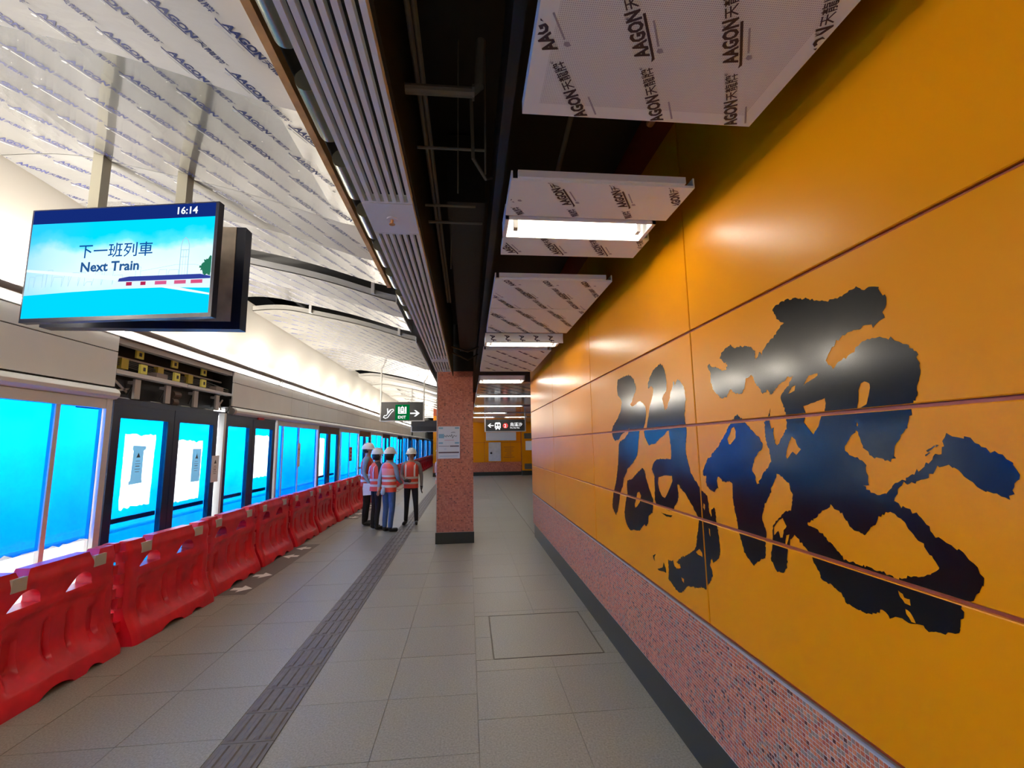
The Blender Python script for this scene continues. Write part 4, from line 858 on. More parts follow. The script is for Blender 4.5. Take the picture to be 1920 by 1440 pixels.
for p, w in lines: ol.flat(line2d(p, w), tvp(0, 0, -.0014), ux, uz)
o = ol.build('skyline_sketch', E_thin, scr, fix=False); o['label'] = 'thin drawn outline of towers'
wat = [(SX0, SY0), (SX1, SY0), (SX1, .245 * H), (.75 * W, .262 * H), (.5 * W, .262 * H), (.25 * W, .25 * H), (SX0, .232 * H)]
lay('water', emis('screen water', (.0, .60, .93), 1.05), poly2d(wat), 1, scr, 'turquoise water band')
bm_p = [(SX0, .463 * H), (SX0, .44 * H), (.5 * W, .335 * H), (SX1, .185 * H), (SX1, .20 * H), (.5 * W, .375 * H)]
lay('light_beam', emis('screen beam', (.80, .95, 1), 1.0), poly2d(bm_p), 2, scr)
lay('train_picture', emis('train white', (.72, .85, .95), 1.0), poly2d([(.475 * W, .29 * H), (.50 * W, .345 * H), (.53 * W, .365 * H), (SX1, .365 * H), (SX1, .275 * H), (.48 * W, .275 * H)]), 3, scr, 'small white train with blue roof')
lay('train_picture', emis('train roof', (.03, .05, .30), 1.0), poly2d([(.505 * W, .325 * H), (.51 * W, .352 * H), (.56 * W, .366 * H), (.93 * W, .366 * H), (SX1, .345 * H), (SX1, .325 * H)]), 4, scr)
for a, b, c in ((.55, .58, (.42, .02, .08)), (.625, .652, (.42, .02, .08)), (.70, .76, (.62, .10, .25)), (.80, .86, (.62, .10, .22)), (.885, .945, (.65, .08, .20))):
    lay('train_window', emis('train red %d' % int(a * 1000), c, 1.0), rect2d(a * W, .287 * H, b * W, .318 * H), 5, scr)
tv = [(.93, .40), (.945, .36), (.98, .35), (SX1 / W, .37), (SX1 / W, .52), (.975, .51), (.955, .49), (.94, .46), (.925, .43)]
jit = []
for (a, b), (c, d) in zip(tv, tv[1:] + tv[:1]):
    for q in range(4): t = q / 4; jit.append(((a + (c - a) * t + (rr.uniform(-.006, .006) if a < .98 else 0)) * W, (b + (d - b) * t + rr.uniform(-.01, .01)) * H))
jit = [(min(a, SX1), b) for a, b in jit]
lay('tree_picture', emis('screen tree', (.02, .17, .10), 1.0), poly2d(jit), 6, scr, 'dark green tree at the screen edge')
# rear unit
m = MB(); m.box(-3.20, 3.60, 2.62, -1.775, 3.70, 3.46); rc = m.build('rear_case', M['case'], TV)
m = MB(); m.box(-3.15, 3.592, 2.68, -1.845, 3.60, 3.455); m.build('back_plate', M['case_b'], rc)
m = MB(); m.box(-3.17, 3.70, 2.66, -1.80, 3.702, 3.42); m.build('screen', M['black'], rc)

# ---------------------------------------------------------------- hanging signs
def hang_sign(label, x0, x1, z0, z1, y, ztop, ledge=.06):
    T = thing('hanging_sign', label, 'sign', ((x0 + x1) / 2, y, z0))
    m = MB(); m.box(x0, y, z0, x1, y + .12, z1); m.build('sign_box', M['sign'], T)
    for x in (x0 - .045, x1 + .01): m = MB(); m.box(x, y + .03, z0 - .02, x + .035, y + .09, ztop); m.build('hanger_pole', M['alu'], T)
    m = MB(); m.box(x0 - .045, y + .02, z0 - .025, x1 + .045, y + .1, z0); m.build('bottom_rail', M['alu'], T)
    return T
def arrow2d(cx, cy, s, sg):
    p = [(-.5, .07), (.12, .07), (-.12, .32), (.06, .32), (.46, 0), (.06, -.32), (-.12, -.32), (.12, -.07), (-.5, -.07)]
    return poly2d([(cx + sg * a * s, cy + b * s) for a, b in (p if sg > 0 else p[::-1])])
ES = hang_sign('black hanging sign with escalator, green EXIT square and right arrow', -2.45, -1.285, 2.41, 2.935, 13.0, 3.85)
yb = 13.0 - .002
def sl(name, mt, vf, d=0, y=yb, T=ES, x=0, z=0): m = MB(); m.flat(vf, (x, y - .001 * d, z), (1, 0, 0), (0, 0, 1)); return m.build(name, mt, T, fix=False)
sl('escalator_symbol', M['sign_lit'], line2d([(-2.385, 2.50), (-2.36, 2.55), (-2.31, 2.55), (-2.17, 2.72), (-2.12, 2.73), (-2.105, 2.695), (-2.13, 2.665), (-2.15, 2.66), (-2.27, 2.495), (-2.33, 2.475), (-2.385, 2.50)], .024))
sl('escalator_symbol', M['sign_lit'], line2d([(-2.275, 2.745), (-2.265, 2.60)], .03)); sl('escalator_symbol', M['sign_lit'], line2d([(-2.20, 2.72), (-2.265, 2.62)], .02))
sl('green_square', M['sign_green'], rect2d(-2.06, 2.42, -1.66, 2.86))
sq = MB()
for vf in ([rect2d(-1.98, 2.60, -1.745, 2.69), rect2d(-1.98, 2.66, -1.935, 2.80), rect2d(-1.91, 2.68, -1.885, 2.79), rect2d(-1.84, 2.68, -1.815, 2.79), rect2d(-1.79, 2.66, -1.745, 2.80), poly2d([(-1.90, 2.76), (-1.825, 2.76), (-1.8625, 2.83)]), rect2d(-1.93, 2.715, -1.795, 2.735)]): sq.flat(vf, (0, yb - .002, 0), (1, 0, 0), (0, 0, 1))
vs, fs = text2d('EXIT', .11, .002); sq.flat(([(a - 1.985, b + 2.465) for a, b in vs], fs), (0, yb - .002, 0), (1, 0, 0), (0, 0, 1))
sq.build('exit_symbol', M['sign_lit'], ES, fix=False)
eb = MB()
for cx in (-1.925, -1.80): eb.flat(poly2d([(cx - .03, 2.635), (cx + .03, 2.635), (cx, 2.67)]), (0, yb - .003, 0), (1, 0, 0), (0, 0, 1))
eb.build('exit_symbol', M['sign_green'], ES, fix=False)
sl('arrow', M['sign_lit'], arrow2d(-1.50, 2.61, .28, 1))
T2 = hang_sign('black hanging sign with left arrow, train symbol and platform 2', .635, 2.02, 2.165, 2.57, 16.0, 3.0)
y2 = 16.0 - .002
sl('arrow', M['sign_lit'], arrow2d(.80, 2.36, .23, -1), 0, y2, T2)
tr = [(.95, 2.27), (.95, 2.43), (.98, 2.47), (1.13, 2.47), (1.16, 2.43), (1.16, 2.27), (1.12, 2.25), (1.14, 2.21), (1.10, 2.21), (1.08, 2.25), (1.03, 2.25), (1.01, 2.21), (.97, 2.21), (.99, 2.25)]
sl('train_symbol', M['sign_lit'], poly2d(tr), 0, y2, T2)
for vf in (rect2d(.985, 2.34, 1.04, 2.41), rect2d(1.07, 2.34, 1.125, 2.41), ell2d(1.0, 2.295, .016, .016), ell2d(1.11, 2.295, .016, .016)): sl('train_symbol', M['sign'], vf, 1, y2, T2)
sl('platform_disc', M['sign_red'], ell2d(1.33, 2.35, .095, .095), 0, y2, T2)
vs, fs = text2d('2', .17, .002); sl('platform_number', M['sign_lit'], ([(a + 1.28, b + 2.29) for a, b in vs], fs), 1, y2, T2)
vs, fs = text2d('烏溪沙', .15, .001); sl('lettering', M['sign_lit'], ([(a + 1.49, b + 2.335) for a, b in vs], fs), 0, y2, T2)
vs, fs = text2d('Wu Kai Sha', .072, .0005); sl('lettering', M['sign_lit'], ([(a + 1.49, b + 2.25) for a, b in vs], fs), 0, y2, T2)
T3 = hang_sign('unlit sign wrapped in black sheet, half hidden by the pillar', -1.95, -.80, 2.19, 2.54, 16.0, 3.745)
m = MB(); m.box(-1.97, 15.98, 2.36, -.78, 16.14, 2.56); m.build('wrap_sheet', M['duct'], T3)
# ---------------------------------------------------------------- notice on the pillar
NP = thing('notice_poster', 'pale permit poster taped to the front of the mosaic pillar', 'poster', (-.34, 8.14, 1.46))
m = MB(); m.box(-.535, 8.138, 1.46, -.145, 8.147, 2.03); m.build('sheet', mat('poster sheet', (.50, .55, .60), .35), NP)
def nq(nm, c, vf): m = MB(); m.flat(vf, (0, 8.1365, 0), (1, 0, 0), (0, 0, 1)); return m.build(nm, c, NP, fix=False)
Mb = mat('poster blue', (.16, .33, .46), .5)
for a, b in ((-.52, 1.985), (-.235, 1.985), (-.52, 1.72), (-.235, 1.72)): nq('blue_block', Mb, rect2d(a, b, a + .075, b + .028))
nq('blue_block', Mb, rect2d(-.52, 1.82, -.425, 1.895))
nq('signature', M['notice_ink'], line2d([(-.43, 1.845), (-.41, 1.865), (-.39, 1.84), (-.375, 1.872), (-.35, 1.845), (-.33, 1.87), (-.31, 1.848), (-.29, 1.885), (-.275, 1.82), (-.25, 1.868), (-.22, 1.85), (-.2, 1.858)], .008))
nq('signature', M['notice_ink'], line2d([(-.30, 1.915), (-.27, 1.925), (-.23, 1.92)], .008))
Md = mat('poster dark bar', (.07, .04, .05), .5)
nq('dark_bar', Md, rect2d(-.52, 1.676, -.33, 1.683)); nq('dark_bar', Md, rect2d(-.32, 1.668, -.16, 1.688)); nq('dark_bar', Md, rect2d(-.52, 1.555, -.16, 1.578))
nq('text_lines', mat('poster red', (.45, .20, .22), .5), rect2d(-.42, 1.78, -.25, 1.788)); nq('text_lines', Mb, rect2d(-.42, 1.625, -.38, 1.632)); nq('text_lines', Mb, rect2d(-.5, 1.50, -.18, 1.508))

# ---------------------------------------------------------------- notices on the screen doors
def triangle_notice(name, label, y0, y1, z0, z1, mt, x=DX - .012, ragged=False):
    T = thing(name, label, 'notice', (x, (y0 + y1) / 2, z0))
    pts = [(y0, z0), (y1, z0), (y1, z1), (y0, z1)]
    if ragged:
        w = (y1 - y0) * .12; h = (z1 - z0) * .08
        pts = [(y0 - w, z0), (y1, z0 + .01), (y1, z0 + h), (y1 - w * .5, z0 + h * 1.4), (y1 - w * .5, z1 - h * 1.4), (y1 + w, z1 - h), (y1 + w, z1), (y0, z1 + .01), (y0 - w * .3, z1 - h), (y0 + w * .5, z1 - h * 1.5), (y0, z0 + h * 1.4), (y0 - w, z0 + h)]
    m = MB()
    if mt is M['notice_blue']: m.flat(poly2d(pts), (x + .002, 0, 0), (0, 1, 0), (0, 0, 1))
    else: m.prism(pts, 0, .0025, lambda a, b, h: (x + h, a, b))
    m.build('sheet', mt, T)
    c = (y0 + y1) / 2; zt = z1 - (z1 - z0) * .30; s = (y1 - y0) * .17
    def q(nm, vf): m = MB(); m.flat(vf, (x + .0032, 0, 0), (0, 1, 0), (0, 0, 1)); m.build(nm, M['notice_ink'], T, fix=False)
    q('warning_triangle', poly2d([(c - s, zt), (c + s, zt), (c, zt + 1.8 * s)]))
    for k in range(5): q('text_lines', rect2d(c - s * (1.4 if k % 2 else 1.1), zt - .04 - (z1 - z0) * .07 * k, c + s * (1.4 if k % 2 else 1.0), zt - .034 - (z1 - z0) * .07 * k + (.004 if k == 2 else 0)))
    return T
triangle_notice('warning_notice', 'blue grey warning notice taped in the cut out of the first door leaf', 5.145, 5.32, 1.335, 1.735, M['notice_blue'], DX - .022, True)
triangle_notice('warning_notice', 'blue grey warning notice on the second door leaf, half under the film', 6.19, 6.38, 1.28, 1.70, M['notice_blue'], DX - .022)
triangle_notice('warning_notice', 'white rounded warning notice on the frame of the second door leaf', 6.60, 6.78, 1.24, 1.60, M['notice'], DX + .0)
triangle_notice('warning_notice', 'narrow pale notice on the mullion of the third glazed bay', 9.72, 9.88, 1.30, 1.78, M['notice'], DX + .0)
RN = thing('red_notice', 'small red notice on the glass left of the tallest worker', 'notice', (DX, 13.2, 1.3))
m = MB(); m.box(DX - .008, 13.85, 1.27, DX + .0, 14.15, 1.68); m.build('sheet', M['notice_red'], RN)
for k in range(3): m = MB(); m.box(DX + .0, 13.93, 1.33 + .11 * k, DX + .002, 14.07, 1.39 + .11 * k); m.build('white_mark', M['white_paint'], RN)
RL = thing('red_tag', 'small red tag under the fascia beside the open mechanism', 'tag', (DX + .02, 8.0, 2.16))
m = MB(); m.box(DX + .01, 7.85, 2.165, DX + .03, 8.06, 2.20); m.build('body', M['notice_red'], RL)
for y, nm in ((5.3, 'nearest'), (9.7, 'next')): pass

# ---------------------------------------------------------------- open door mechanism
DM = thing('door_mechanism', 'exposed sliding door drive with rails, hangers and yellow tags', 'machinery', (DX - .15, 5.9, 2.2))
def part(nm, mt, *boxes):
    m = MB()
    for b in boxes: m.box(*b)
    return m.build(nm, mt, DM)
part('top_rail', M['mach_l'], (DX - .10, OPA + .01, 2.775, DX - .02, OPB - .01, 2.832))
part('main_rail', M['white'], (DX - .09, OPA + .01, 2.465, DX - .005, 5.95, 2.508)); part('main_rail', M['white'], (DX - .09, 5.97, 2.47, DX - .01, OPB - .01, 2.505))
part('rear_rail', M['mach_l'], (DX - .22, OPA + .01, 2.53, DX - .19, OPB - .01, 2.545)); part('upper_rail', M['mach_l'], (DX - .20, OPA + .01, 2.665, DX - .17, OPB - .01, 2.685))
part('header_plate', M['mach'], (DX - .29, OPA + .01, 2.22, DX - .25, OPB - .01, 2.46)); part('lower_plate', M['navy'], (DX - .2, OPA + .02, 2.20, DX - .05, OPB - .02, 2.225))
for y in (5.10, 5.60, 6.15, 6.66):
    b = part('hanger_bracket', M['mach_l'], (DX - .055, y, 2.235, DX - .03, y + .085, 2.445), (DX - .12, y + .02, 2.40, DX - .05, y + .11, 2.43)); b['label'] = 'grey upright door hanger bracket'
    m = MB(); m.hexa([(DX - .16, y - .22, 2.228), (DX - .05, y - .22, 2.228), (DX - .05, y - .02, 2.228), (DX - .16, y - .02, 2.228)], [(DX - .15, y - .20, 2.24), (DX - .06, y - .20, 2.24), (DX - .06, y - .04, 2.24), (DX - .15, y - .04, 2.24)]); m.build('roller_foot', M['steel'], DM)
    m = MB(); m.tube([(DX - .06, y - .06, 2.27), (DX - .06, y + .02, 2.40)], .008, 6); m.build('stay_rod', M['mach'], DM)
for y in (5.07, 5.63, 6.21): part('yellow_block', M['yellow_d'], (DX - .17, y - .06, 2.55, DX - .12, y + .04, 2.66))
for y, z in ((5.17, 2.52), (5.74, 2.52), (6.30, 2.52)):
    b = part('yellow_tag', M['yellow'], (DX - .06, y, z, DX - .035, y + .10, z + .10)); m = MB(); m.box(DX - .034, y + .035, z + .03, DX - .032, y + .07, z + .07); m.build('symbol', M['notice_ink'], b)
for y, z in ((5.20, 2.695), (5.80, 2.695), (6.42, 2.695)):
    b = part('yellow_tag', M['yellow'], (DX - .13, y, z, DX - .11, y + .11, z + .09)); m = MB(); m.box(DX - .109, y + .035, z + .025, DX - .107, y + .075, z + .065); m.build('symbol', M['notice_ink'], b)
for y in (5.40, 6.62): part('clamp_block', mat('taupe block', (.26, .20, .18), .5) if y < 6 else bpy.data.materials['taupe block'], (DX - .12, y, 2.51, DX - .02, y + .19, 2.565))
part('control_box', M['mach'], (DX - .2, 4.93, 2.28, DX - .1, 5.08, 2.40)); part('control_box', M['mach_l'], (DX - .22, 4.86, 2.57, DX - .17, 4.95, 2.64))
m = MB(); m.tube([(DX - .1, 5.80, 2.36), (DX - .1, 5.93, 2.36)], .05, 14); m.tube([(DX - .1, 5.80, 2.27), (DX - .1, 5.90, 2.27)], .045, 14); m.build('motor', mat('brown grey motor', (.15, .11, .09), .4, metal=.4), DM)
for k in range(4):
    m = MB(); z = 2.63 - .02 * k; m.tube([(DX - .14, 4.85, z + .02), (DX - .15, 5.5, z), (DX - .15, 6.2, z - .015), (DX - .12, 6.5, z - .01), (DX - .08, 6.85, z - .05 - .02 * k), (DX - .06, 7.02, z - .07)], .006, 6); m.build('cable', M['cable'], DM)
for (a, b) in (((DX - .08, 4.86, 2.42), (DX - .08, 5.06, 2.30)), ((DX - .08, 4.9, 2.30), (DX - .08, 5.1, 2.34)), ((DX - .08, 6.80, 2.40), (DX - .08, 6.90, 2.25)), ((DX - .08, 6.78, 2.26), (DX - .08, 6.92, 2.40))):
    m = MB(); m.bar(a, b, .012, .02); m.build('stay_rod', M['mach_l'], DM)
m = MB(); m.tube([(DX - .02, 7.0, 2.42), (DX + .0, 6.98, 2.32), (DX + .02, 6.90, 2.24), (DX + .02, 6.86, 2.22)], .012, 6); m.build('cable', M['mach'], DM)
FC = thing('bullnose_end', 'shiny rounded end cap of the fascia right of the open mechanism', 'cap', (DX, 7.03, 2.24))
m = MB(); m.tube([(DX + .01, 7.015, 2.245), (DX + .01, 7.045, 2.245)], [.05, .062], 18); m.build('cap', M['steel'], FC)

# ---------------------------------------------------------------- far wall fittings
AC = thing('wall_panel_box', 'long pale blank board on the far orange wall, under the train sign', 'board', (1.9, 24.98, 1.9))
m = MB(); m.box(.99, 24.94, 1.90, 2.66, 24.995, 2.36); m.build('board', mat('pale board', (.52, .52, .53), .4), AC)
CB = thing('equipment_cabinet', 'pale marbled cabinet with a dark lock on the far orange wall', 'cabinet', (1.46, 24.98, .75))
m = MB(); m.box(1.13, 24.93, .78, 1.80, 25.0, 1.80); m.build('door', mat('cabinet film', (.50, .49, .49), .4, vary=.2, vscale=5), CB)
m = MB(); m.tube([(1.27, 24.93, 1.22), (1.27, 24.915, 1.22)], .06, 14); m.build('lock', M['black'], CB)
IN = thing('inscription', 'dark lettering block on the far orange wall, right of the cabinet', 'inscription', (2.25, 24.99, 1.0))
for k in range(6): m = MB(); w = (.30, .22, .26, .14, .2, .3)[k]; m.box(2.26 - w, 24.993, 1.52 - .11 * k, 2.26 + w, 25.0, 1.545 - .11 * k); m.build('text_line', mat('brown ink', (.20, .06, .01), .5) if k == 0 else bpy.data.materials['brown ink'], IN)
for z, nm in ((1.98, 'upper dark grille on the far wall beside the orange corner'), (.33, 'lower dark grille on the far wall beside the orange corner')):
    GR = thing('wall_grille', nm, 'grille', (3.25, 24.68, z))
    m = MB(); m.box(3.08, 24.66, z, 3.48, 24.70, z + .30); m.build('backing', M['black'], GR)
    for q in range(6): m = MB(); m.box(3.08, 24.64, z + .01 + .05 * q, 3.48, 24.66, z + .035 + .05 * q); m.build('slat', M['pipe'], GR)
WP = thing('white_sheet', 'white paper sheet on the far wall edge above the lower grille', 'paper', (3.3, 24.68, 1.4)); m = MB(); m.box(3.15, 24.68, 1.35, 3.5, 24.69, 1.85); m.build('sheet', M['notice'], WP)

# ---------------------------------------------------------------- people
def skin_mesh(name, chains, mats, parent, sub=2):
    """chains: list of [(joint, radius(x,y), material)] sharing joints by name; one continuous skinned surface"""
    verts = []; edges = []; rad = []; idx = {}; seg = []
    for ch in chains:
        prev = None
        for nm, p, r, mi in ch:
            if nm not in idx: idx[nm] = len(verts); verts.append(Vector(p)); rad.append(r)
            i = idx[nm]
            if prev is not None and (prev, i) not in edges: edges.append((prev, i)); seg.append((prev, i, mi))
            prev = i
    me = bpy.data.meshes.new(name); me.from_pydata([tuple(v) for v in verts], edges, [])
    o = bpy.data.objects.new(name, me); COL.objects.link(o)
    o.modifiers.new('skin', 'SKIN'); sk = me.skin_vertices[0].data
    for i, r in enumerate(rad): sk[i].radius = r if isinstance(r, tuple) else (r, r)
    sk[0].use_root = True
    md = o.modifiers.new('sub', 'SUBSURF'); md.levels = sub; md.render_levels = sub
    dg = bpy.context.evaluated_depsgraph_get(); nm_ = bpy.data.meshes.new_from_object(o.evaluated_get(dg)); bpy.data.objects.remove(o)
    b = bpy.data.objects.new(name, nm_); COL.objects.link(b); b.parent = parent
    nm_.materials.clear()
    for m in mats: nm_.materials.append(m)
    for p in nm_.polygons:
        c = p.center; best = 1e9; bi = 0
        for i, j, mi in seg:
            a = verts[i]; d = verts[j] - a; t = max(0, min(1, (c - a).dot(d) / max(1e-9, d.length_squared))); q = (c - (a + d * t)).length
            if q < best: best = q; bi = mi
        p.material_index = bi; p.use_smooth = True
    return b
def ell_ring(cx, cy, z, rx, ry, n=20): return [(cx + rx * math.cos(2 * PI * k / n), cy + ry * math.sin(2 * PI * k / n), z) for k in range(n)]
SKIN = mat('skin', (.42, .23, .15), .5); HAIR = mat('black hair', (.008, .007, .007), .45)
VEST = mat('orange red vest', (.78, .075, .035), .55); VESTP = mat('pale coral vest yoke', (.80, .22, .18), .55); REFL = mat('reflective tape', (.66, .60, .54), .35)
HELM = mat('white helmet', (.74, .74, .70), .3); SHOE = mat('black shoes', (.008, .008, .009), .5); GLOVE = mat('dark gloves', (.02, .02, .022), .6)
LBLUE = mat('light blue shirt', (.23, .33, .43), .7, vary=.15, vscale=9); BLACKC = mat('black cloth', (.010, .010, .012), .8); GREY = mat('grey shirt', (.20, .18, .18), .7, vary=.2, vscale=9); DKSL = mat('charcoal sleeves', (.035, .03, .03), .8)
JEANS = mat('blue jeans', (.055, .115, .27), .8, vary=.2, vscale=12); DKTR = mat('dark trousers', (.014, .015, .018), .8)
def person(label, loc, rz, h, shirt, trouser, arms, legs, female=False, yoke=None, hand_mat=None, lean=(0, 0), head_turn=0.0, hair_long=False, strap=True):
    P = thing('person', label, 'person', (0, 0, 0)); s = h / 1.75
    V = lambda x, y, z: (x * s, y * s, z * s)
    sw = .185 if not female else .165; hw = .085
    lx, ly = lean
    mats = [shirt, trouser, SKIN, SHOE, hand_mat or SKIN]
    spine = [('pelvis', V(0, 0, .95), (.135 * s, .105 * s), 1), ('waist', V(lx * .3, ly * .3, 1.10), (.125 * s, .095 * s), 0), ('chest', V(lx * .7, ly * .7, 1.28), (.150 * s, .105 * s), 0), ('collar', V(lx, ly, 1.41), (.10 * s, .08 * s), 0), ('neck', V(lx, ly + .01, 1.49), .052 * s, 2), ('jaw', V(lx, ly + .025, 1.555), (.066 * s, .076 * s), 2), ('skull', V(lx, ly + .015, 1.63), (.078 * s, .092 * s), 2), ('crown', V(lx, ly + .005, 1.69), (.066 * s, .076 * s), 2)]
    chains = [spine]
    for sd, (el, wr, fd) in zip((-1, 1), arms):
        S = (sd * sw + lx, ly, 1.395); d = Vector(fd).normalized(); w = Vector(wr)
        pm = w + d * .075; t = 'L' if sd < 0 else 'R'
        ch = [('collar', V(lx, ly, 1.41), (.10 * s, .08 * s), 0), ('sh' + t, V(*S), .062 * s, 0), ('el' + t, V(*el), .047 * s, 0), ('wr' + t, V(*w), .034 * s, 0), ('pm' + t, V(*pm), (.022 * s, .038 * s), 4)]
        chains.append(ch)
        side = d.cross(Vector((1, 0, 0))); side = side.normalized() if side.length > .1 else Vector((0, 1, 0)); nrm = d.cross(side).normalized()
        for fi, (o_, L) in enumerate(((-.030, .062), (-.010, .072), (.010, .068), (.028, .052))):
            a = pm + side * o_ + d * .03; b_ = a + d * L * .55 + nrm * .008; c_ = b_ + d * L * .45 + nrm * .018
            chains.append([('pm' + t, V(*pm), (.022 * s, .038 * s), 4), ('f%s%da' % (t, fi), V(*a), .0095 * s, 4), ('f%s%db' % (t, fi), V(*b_), .0085 * s, 4), ('f%s%dc' % (t, fi), V(*c_), .0075 * s, 4)])
        a = w + d * .035 + side * -.035; b_ = a + d * .03 + side * -.015 + nrm * .012
        chains.append([('pm' + t, V(*pm), (.022 * s, .038 * s), 4), ('th%sa' % t, V(*a), .011 * s, 4), ('th%sb' % t, V(*b_), .009 * s, 4)])
    for sd, (kn, an, toe) in zip((-1, 1), legs):
        t = 'L' if sd < 0 else 'R'
        chains.append([('pelvis', V(0, 0, .95), (.135 * s, .105 * s), 1), ('hip' + t, V(sd * hw, 0, .88), (.090 * s, .098 * s), 1), ('kn' + t, V(*kn), .064 * s, 1), ('cf' + t, V((kn[0] + an[0]) / 2, (kn[1] + an[1]) / 2 - .01, (kn[2] + an[2]) / 2), .058 * s, 1), ('an' + t, V(*an), .050 * s, 1), ('hl' + t, V(an[0], an[1] - .015, .045), .045 * s, 3), ('ft' + t, V((an[0] + toe[0]) / 2, (an[1] + toe[1]) / 2, .045), (.045 * s, .04 * s), 3), ('to' + t, V(*toe), (.042 * s, .03 * s), 3)])
    skin_mesh('body', chains, mats, P)
    # vest
    m = MB(); n = 24
    rows = [(.84, .178, .135), (.93, .172, .130), (1.05, .168, .128), (1.17, .172, .130), (1.28, .186, .134), (1.36, .190, .128), (1.415, .155, .108), (1.452, .095, .082)]
    m.loft([[tuple(Vector(p) * s) for p in ell_ring(lx * max(0, (z - .9) / .5), ly * max(0, (z - .9) / .5), z, a, b, n)] for z, a, b in rows], cap=False)
    v = m.build('vest', VEST, P, smooth=True)
    def band(z0, z1, e=.006, mt=REFL, nm='reflective_stripe'):
        def rad_(z):
            for (za, a0, b0), (zb, a1, b1) in zip(rows, rows[1:]):
                if z <= zb: t = (z - za) / (zb - za); return a0 + (a1 - a0) * t, b0 + (b1 - b0) * t
        q = MB(); R = []
        for z in (z0, (z0 + z1) / 2, z1):
            a, b = rad_(z); k = max(0, (z - .9) / .5); R.append([tuple(Vector(p) * s) for p in ell_ring(lx * k, ly * k, z, a + e, b + e, n)])
        q.loft(R, cap=False); return q.build(nm, mt, v, smooth=True)
    band(.935, .985); band(1.055, 1.105)
    if yoke: band(1.20, 1.445, .004, yoke, 'yoke')
    band(1.155, 1.195) if yoke else None
    if strap:
        for sx in (-.105, .105):
            q = MB(); q.loft([[tuple(Vector(p) * s) for p in ((sx - .02, fy, z), (sx + .02, fy, z))] for z, fy in ((1.11, .128 + ly * .4), (1.25, .132 + ly * .7), (1.36, .118 + ly), (1.43, .06 + ly), (1.435, -.05 + ly), (1.36, -.118 + ly), (1.25, -.134 + ly * .7), (1.11, -.128 + ly * .4))], closed=False, cap=False)
            q.build('reflective_stripe', REFL, v, smooth=True)
    # head
    hc = Vector((lx, ly + .015, 1.64)); Rm = Matrix.Rotation(head_turn, 3, 'Z')
    def hp(x, y, z): return tuple((hc + Rm @ Vector((x, y, z))) * s)
    m = MB(); R = []
    for k in range(9):
        t = k / 8 * PI / 2; R.append([hp(math.cos(a) * .118 * math.cos(t), math.sin(a) * .140 * math.cos(t) - .004, .018 + .125 * math.sin(t)) for a in [2 * PI * q / 24 for q in range(24)]])
    m.loft(R); m.loft([[hp(math.cos(a) * .118, math.sin(a) * .14 - .004, .02) for a in [2 * PI * q / 24 for q in range(24)]], [hp(math.cos(a) * .128, math.sin(a) * (.150 + (.045 if math.sin(a) > 0 else 0)) - .004, .010 - (.012 if math.sin(a) > 0 else 0) * math.sin(a)) for a in [2 * PI * q / 24 for q in range(24)]], [hp(math.cos(a) * .128, math.sin(a) * (.150 + (.045 if math.sin(a) > 0 else 0)) - .004, .004 - (.012 if math.sin(a) > 0 else 0) * math.sin(a)) for a in [2 * PI * q / 24 for q in range(24)]], [hp(math.cos(a) * .112, math.sin(a) * .132 - .004, .006) for a in [2 * PI * q / 24 for q in range(24)]]], cap=False)
    hl = m.build('helmet', HELM, P); smooth_by_angle(hl, 50)
    m = MB()
    for x in (-.03, 0, .03): m.tube([hp(x, .10, .105), hp(x, .05, .137), hp(x, -.02, .146), hp(x, -.09, .118)], .006, 6)
    m.build('ridge', HELM, hl, smooth=True)
    m = MB(); R = []
    zb = -.13 if hair_long else -.075
    for z, k in ((.03, 1.0), (-.02, 1.05), (-.06, 1.02), (zb, .80)):
        R.append([hp(math.cos(a) * .098 * k, math.sin(a) * .112 * k - .012, z) for a in [PI * .93 + (PI * 1.14) * q / 14 for q in range(15)]] + [hp(math.cos(a) * .06 * k, math.sin(a) * .07 * k - .01, z) for a in [PI * .93 + (PI * 1.14) * q / 14 for q in reversed(range(15))]])
    m.loft(R); m.build('hair', HAIR, P, smooth=True)
    m = MB(); m.tube([hp(0, .10, .0), hp(0, .128, -.035), hp(0, .105, -.045)], [.008, .015, .008], 8); m.build('nose', SKIN, P, smooth=True)
    for x in (-.033, .033):
        m = MB(); m.tube([hp(x, .088, -.005), hp(x, .098, -.005)], [.014, .006], 10); m.build('eye', HAIR, P, smooth=True)
        m = MB(); m.tube([hp(x * 2.75, .01, -.03), hp(x * 2.95, -.002, .0)], [.012, .018], 8); m.build('ear', SKIN, P, smooth=True)
    m = MB(); m.tube([hp(-.024, .092, -.075), hp(0, .102, -.074), hp(.024, .092, -.075)], .006, 6); m.build('mouth', mat('lips', (.25, .09, .08), .5) if 'lips' not in bpy.data.materials else bpy.data.materials['lips'], P, smooth=True)
    P.location = loc; P.rotation_euler = (0, 0, rz); P['height'] = h
    return P
ST = [((-.095, .01, .49), (-.10, -.02, .10), (-.115, .17, .035)), ((.095, .01, .49), (.10, -.02, .10), (.115, .17, .035))]
HANG = ((-.235, -.02, 1.13), (-.245, .05, .90), (0, .05, -1)), ((.235, -.02, 1.13), (.245, .05, .90), (0, .05, -1))
# 1 tall, side on, facing right, sheet of paper in the near hand
p1 = person('tall worker at the left in light blue shirt, seen side on, holding a white sheet', (-2.22, 10.35, 0), -PI / 2, 1.74, LBLUE, BLACKC,
            [((-.22, .0, 1.13), (-.22, .12, .92), (0, .5, -1)), ((.225, -.03, 1.13), (.235, .10, .90), (0, .25, -1))], ST)
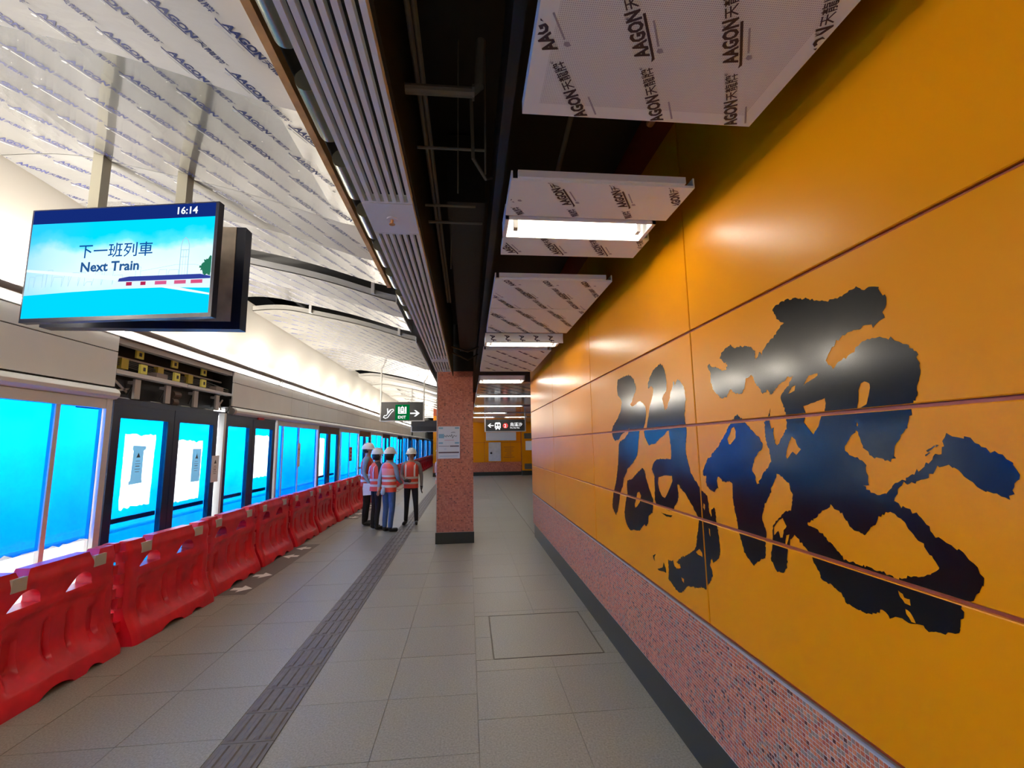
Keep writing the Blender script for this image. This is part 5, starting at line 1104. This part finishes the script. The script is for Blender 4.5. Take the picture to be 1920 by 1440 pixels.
# 2 behind, dark sleeves, facing away to the right
p2 = person('worker with charcoal sleeves and wide black trousers, second from left', (-1.90, 9.75, 0), -PI * .30, 1.63, DKSL, BLACKC,
            [((-.20, .05, 1.12), (-.10, .22, 1.02), (.6, .6, 0)), ((.215, .0, 1.12), (.13, .20, 1.0), (-.5, .7, 0))], ST, female=True, hair_long=True)
# 3 back to the camera, blue jeans
p3 = person('worker in blue jeans with a pale coral vest yoke, back to the camera', (-1.585, 9.42, 0), -PI * .20, 1.64, LBLUE, JEANS,
            [((-.215, -.06, 1.13), (-.16, -.14, .93), (.3, -.35, -1)), ((.225, .03, 1.13), (.16, .20, 1.02), (-.5, .7, 0))], [((-.085, .01, .49), (-.075, -.03, .10), (-.08, .16, .035)), ((.085, .02, .49), (.07, -.01, .10), (.10, .18, .035))], female=True, yoke=VESTP, hair_long=True, strap=False)
# 4 facing the camera
p4 = person('worker in grey shirt and dark gloves facing the camera, beside the tactile strip', (-1.25, 10.25, 0), PI * .97, 1.62, GREY, DKTR,
            [((-.24, -.02, 1.11), (-.255, .04, .89), (0, .1, -1)), ((.22, .03, 1.12), (.10, .20, 1.02), (-.7, .4, 0))], [((-.12, .02, .49), (-.13, -.02, .10), (-.17, .16, .035)), ((.095, .01, .49), (.12, -.02, .10), (.14, .17, .035))], hand_mat=GLOVE)
# 5 almost hidden by the pillar
p5 = person('worker in black sleeves almost hidden behind the mosaic pillar', (-.63, 10.9, 0), -PI * .4, 1.66, BLACKC, DKTR, list(HANG), ST)
SH = thing('paper_sheet', 'white printed sheet in the hand of the tall worker', 'paper', (-2.1, 10.05, .7))
m = MB(); a = Vector((-2.22, 10.08, .92)); m.loft([[(-2.24, 10.09, .91), (-2.02, 10.07, .90)], [(-2.25, 10.08, .80), (-2.03, 10.06, .79)], [(-2.235, 10.07, .655), (-2.0, 10.055, .67)]], closed=False); m.build('sheet', M['notice'], SH)
GL = thing('folded_gloves', 'pale work gloves held behind the back of the worker in jeans', 'gloves', (-1.66, 9.22, .78))
m = MB(); m.loft([ell_ring(-1.665, 9.26, .90, .02, .012, 10), ell_ring(-1.67, 9.25, .84, .04, .016, 10), ell_ring(-1.675, 9.25, .79, .045, .016, 10), ell_ring(-1.68, 9.25, .745, .03, .012, 10)]); m.build('pair', mat('pale blue gloves', (.40, .48, .56), .7), GL, smooth=True)
# floor-level tidy: keep every empty small
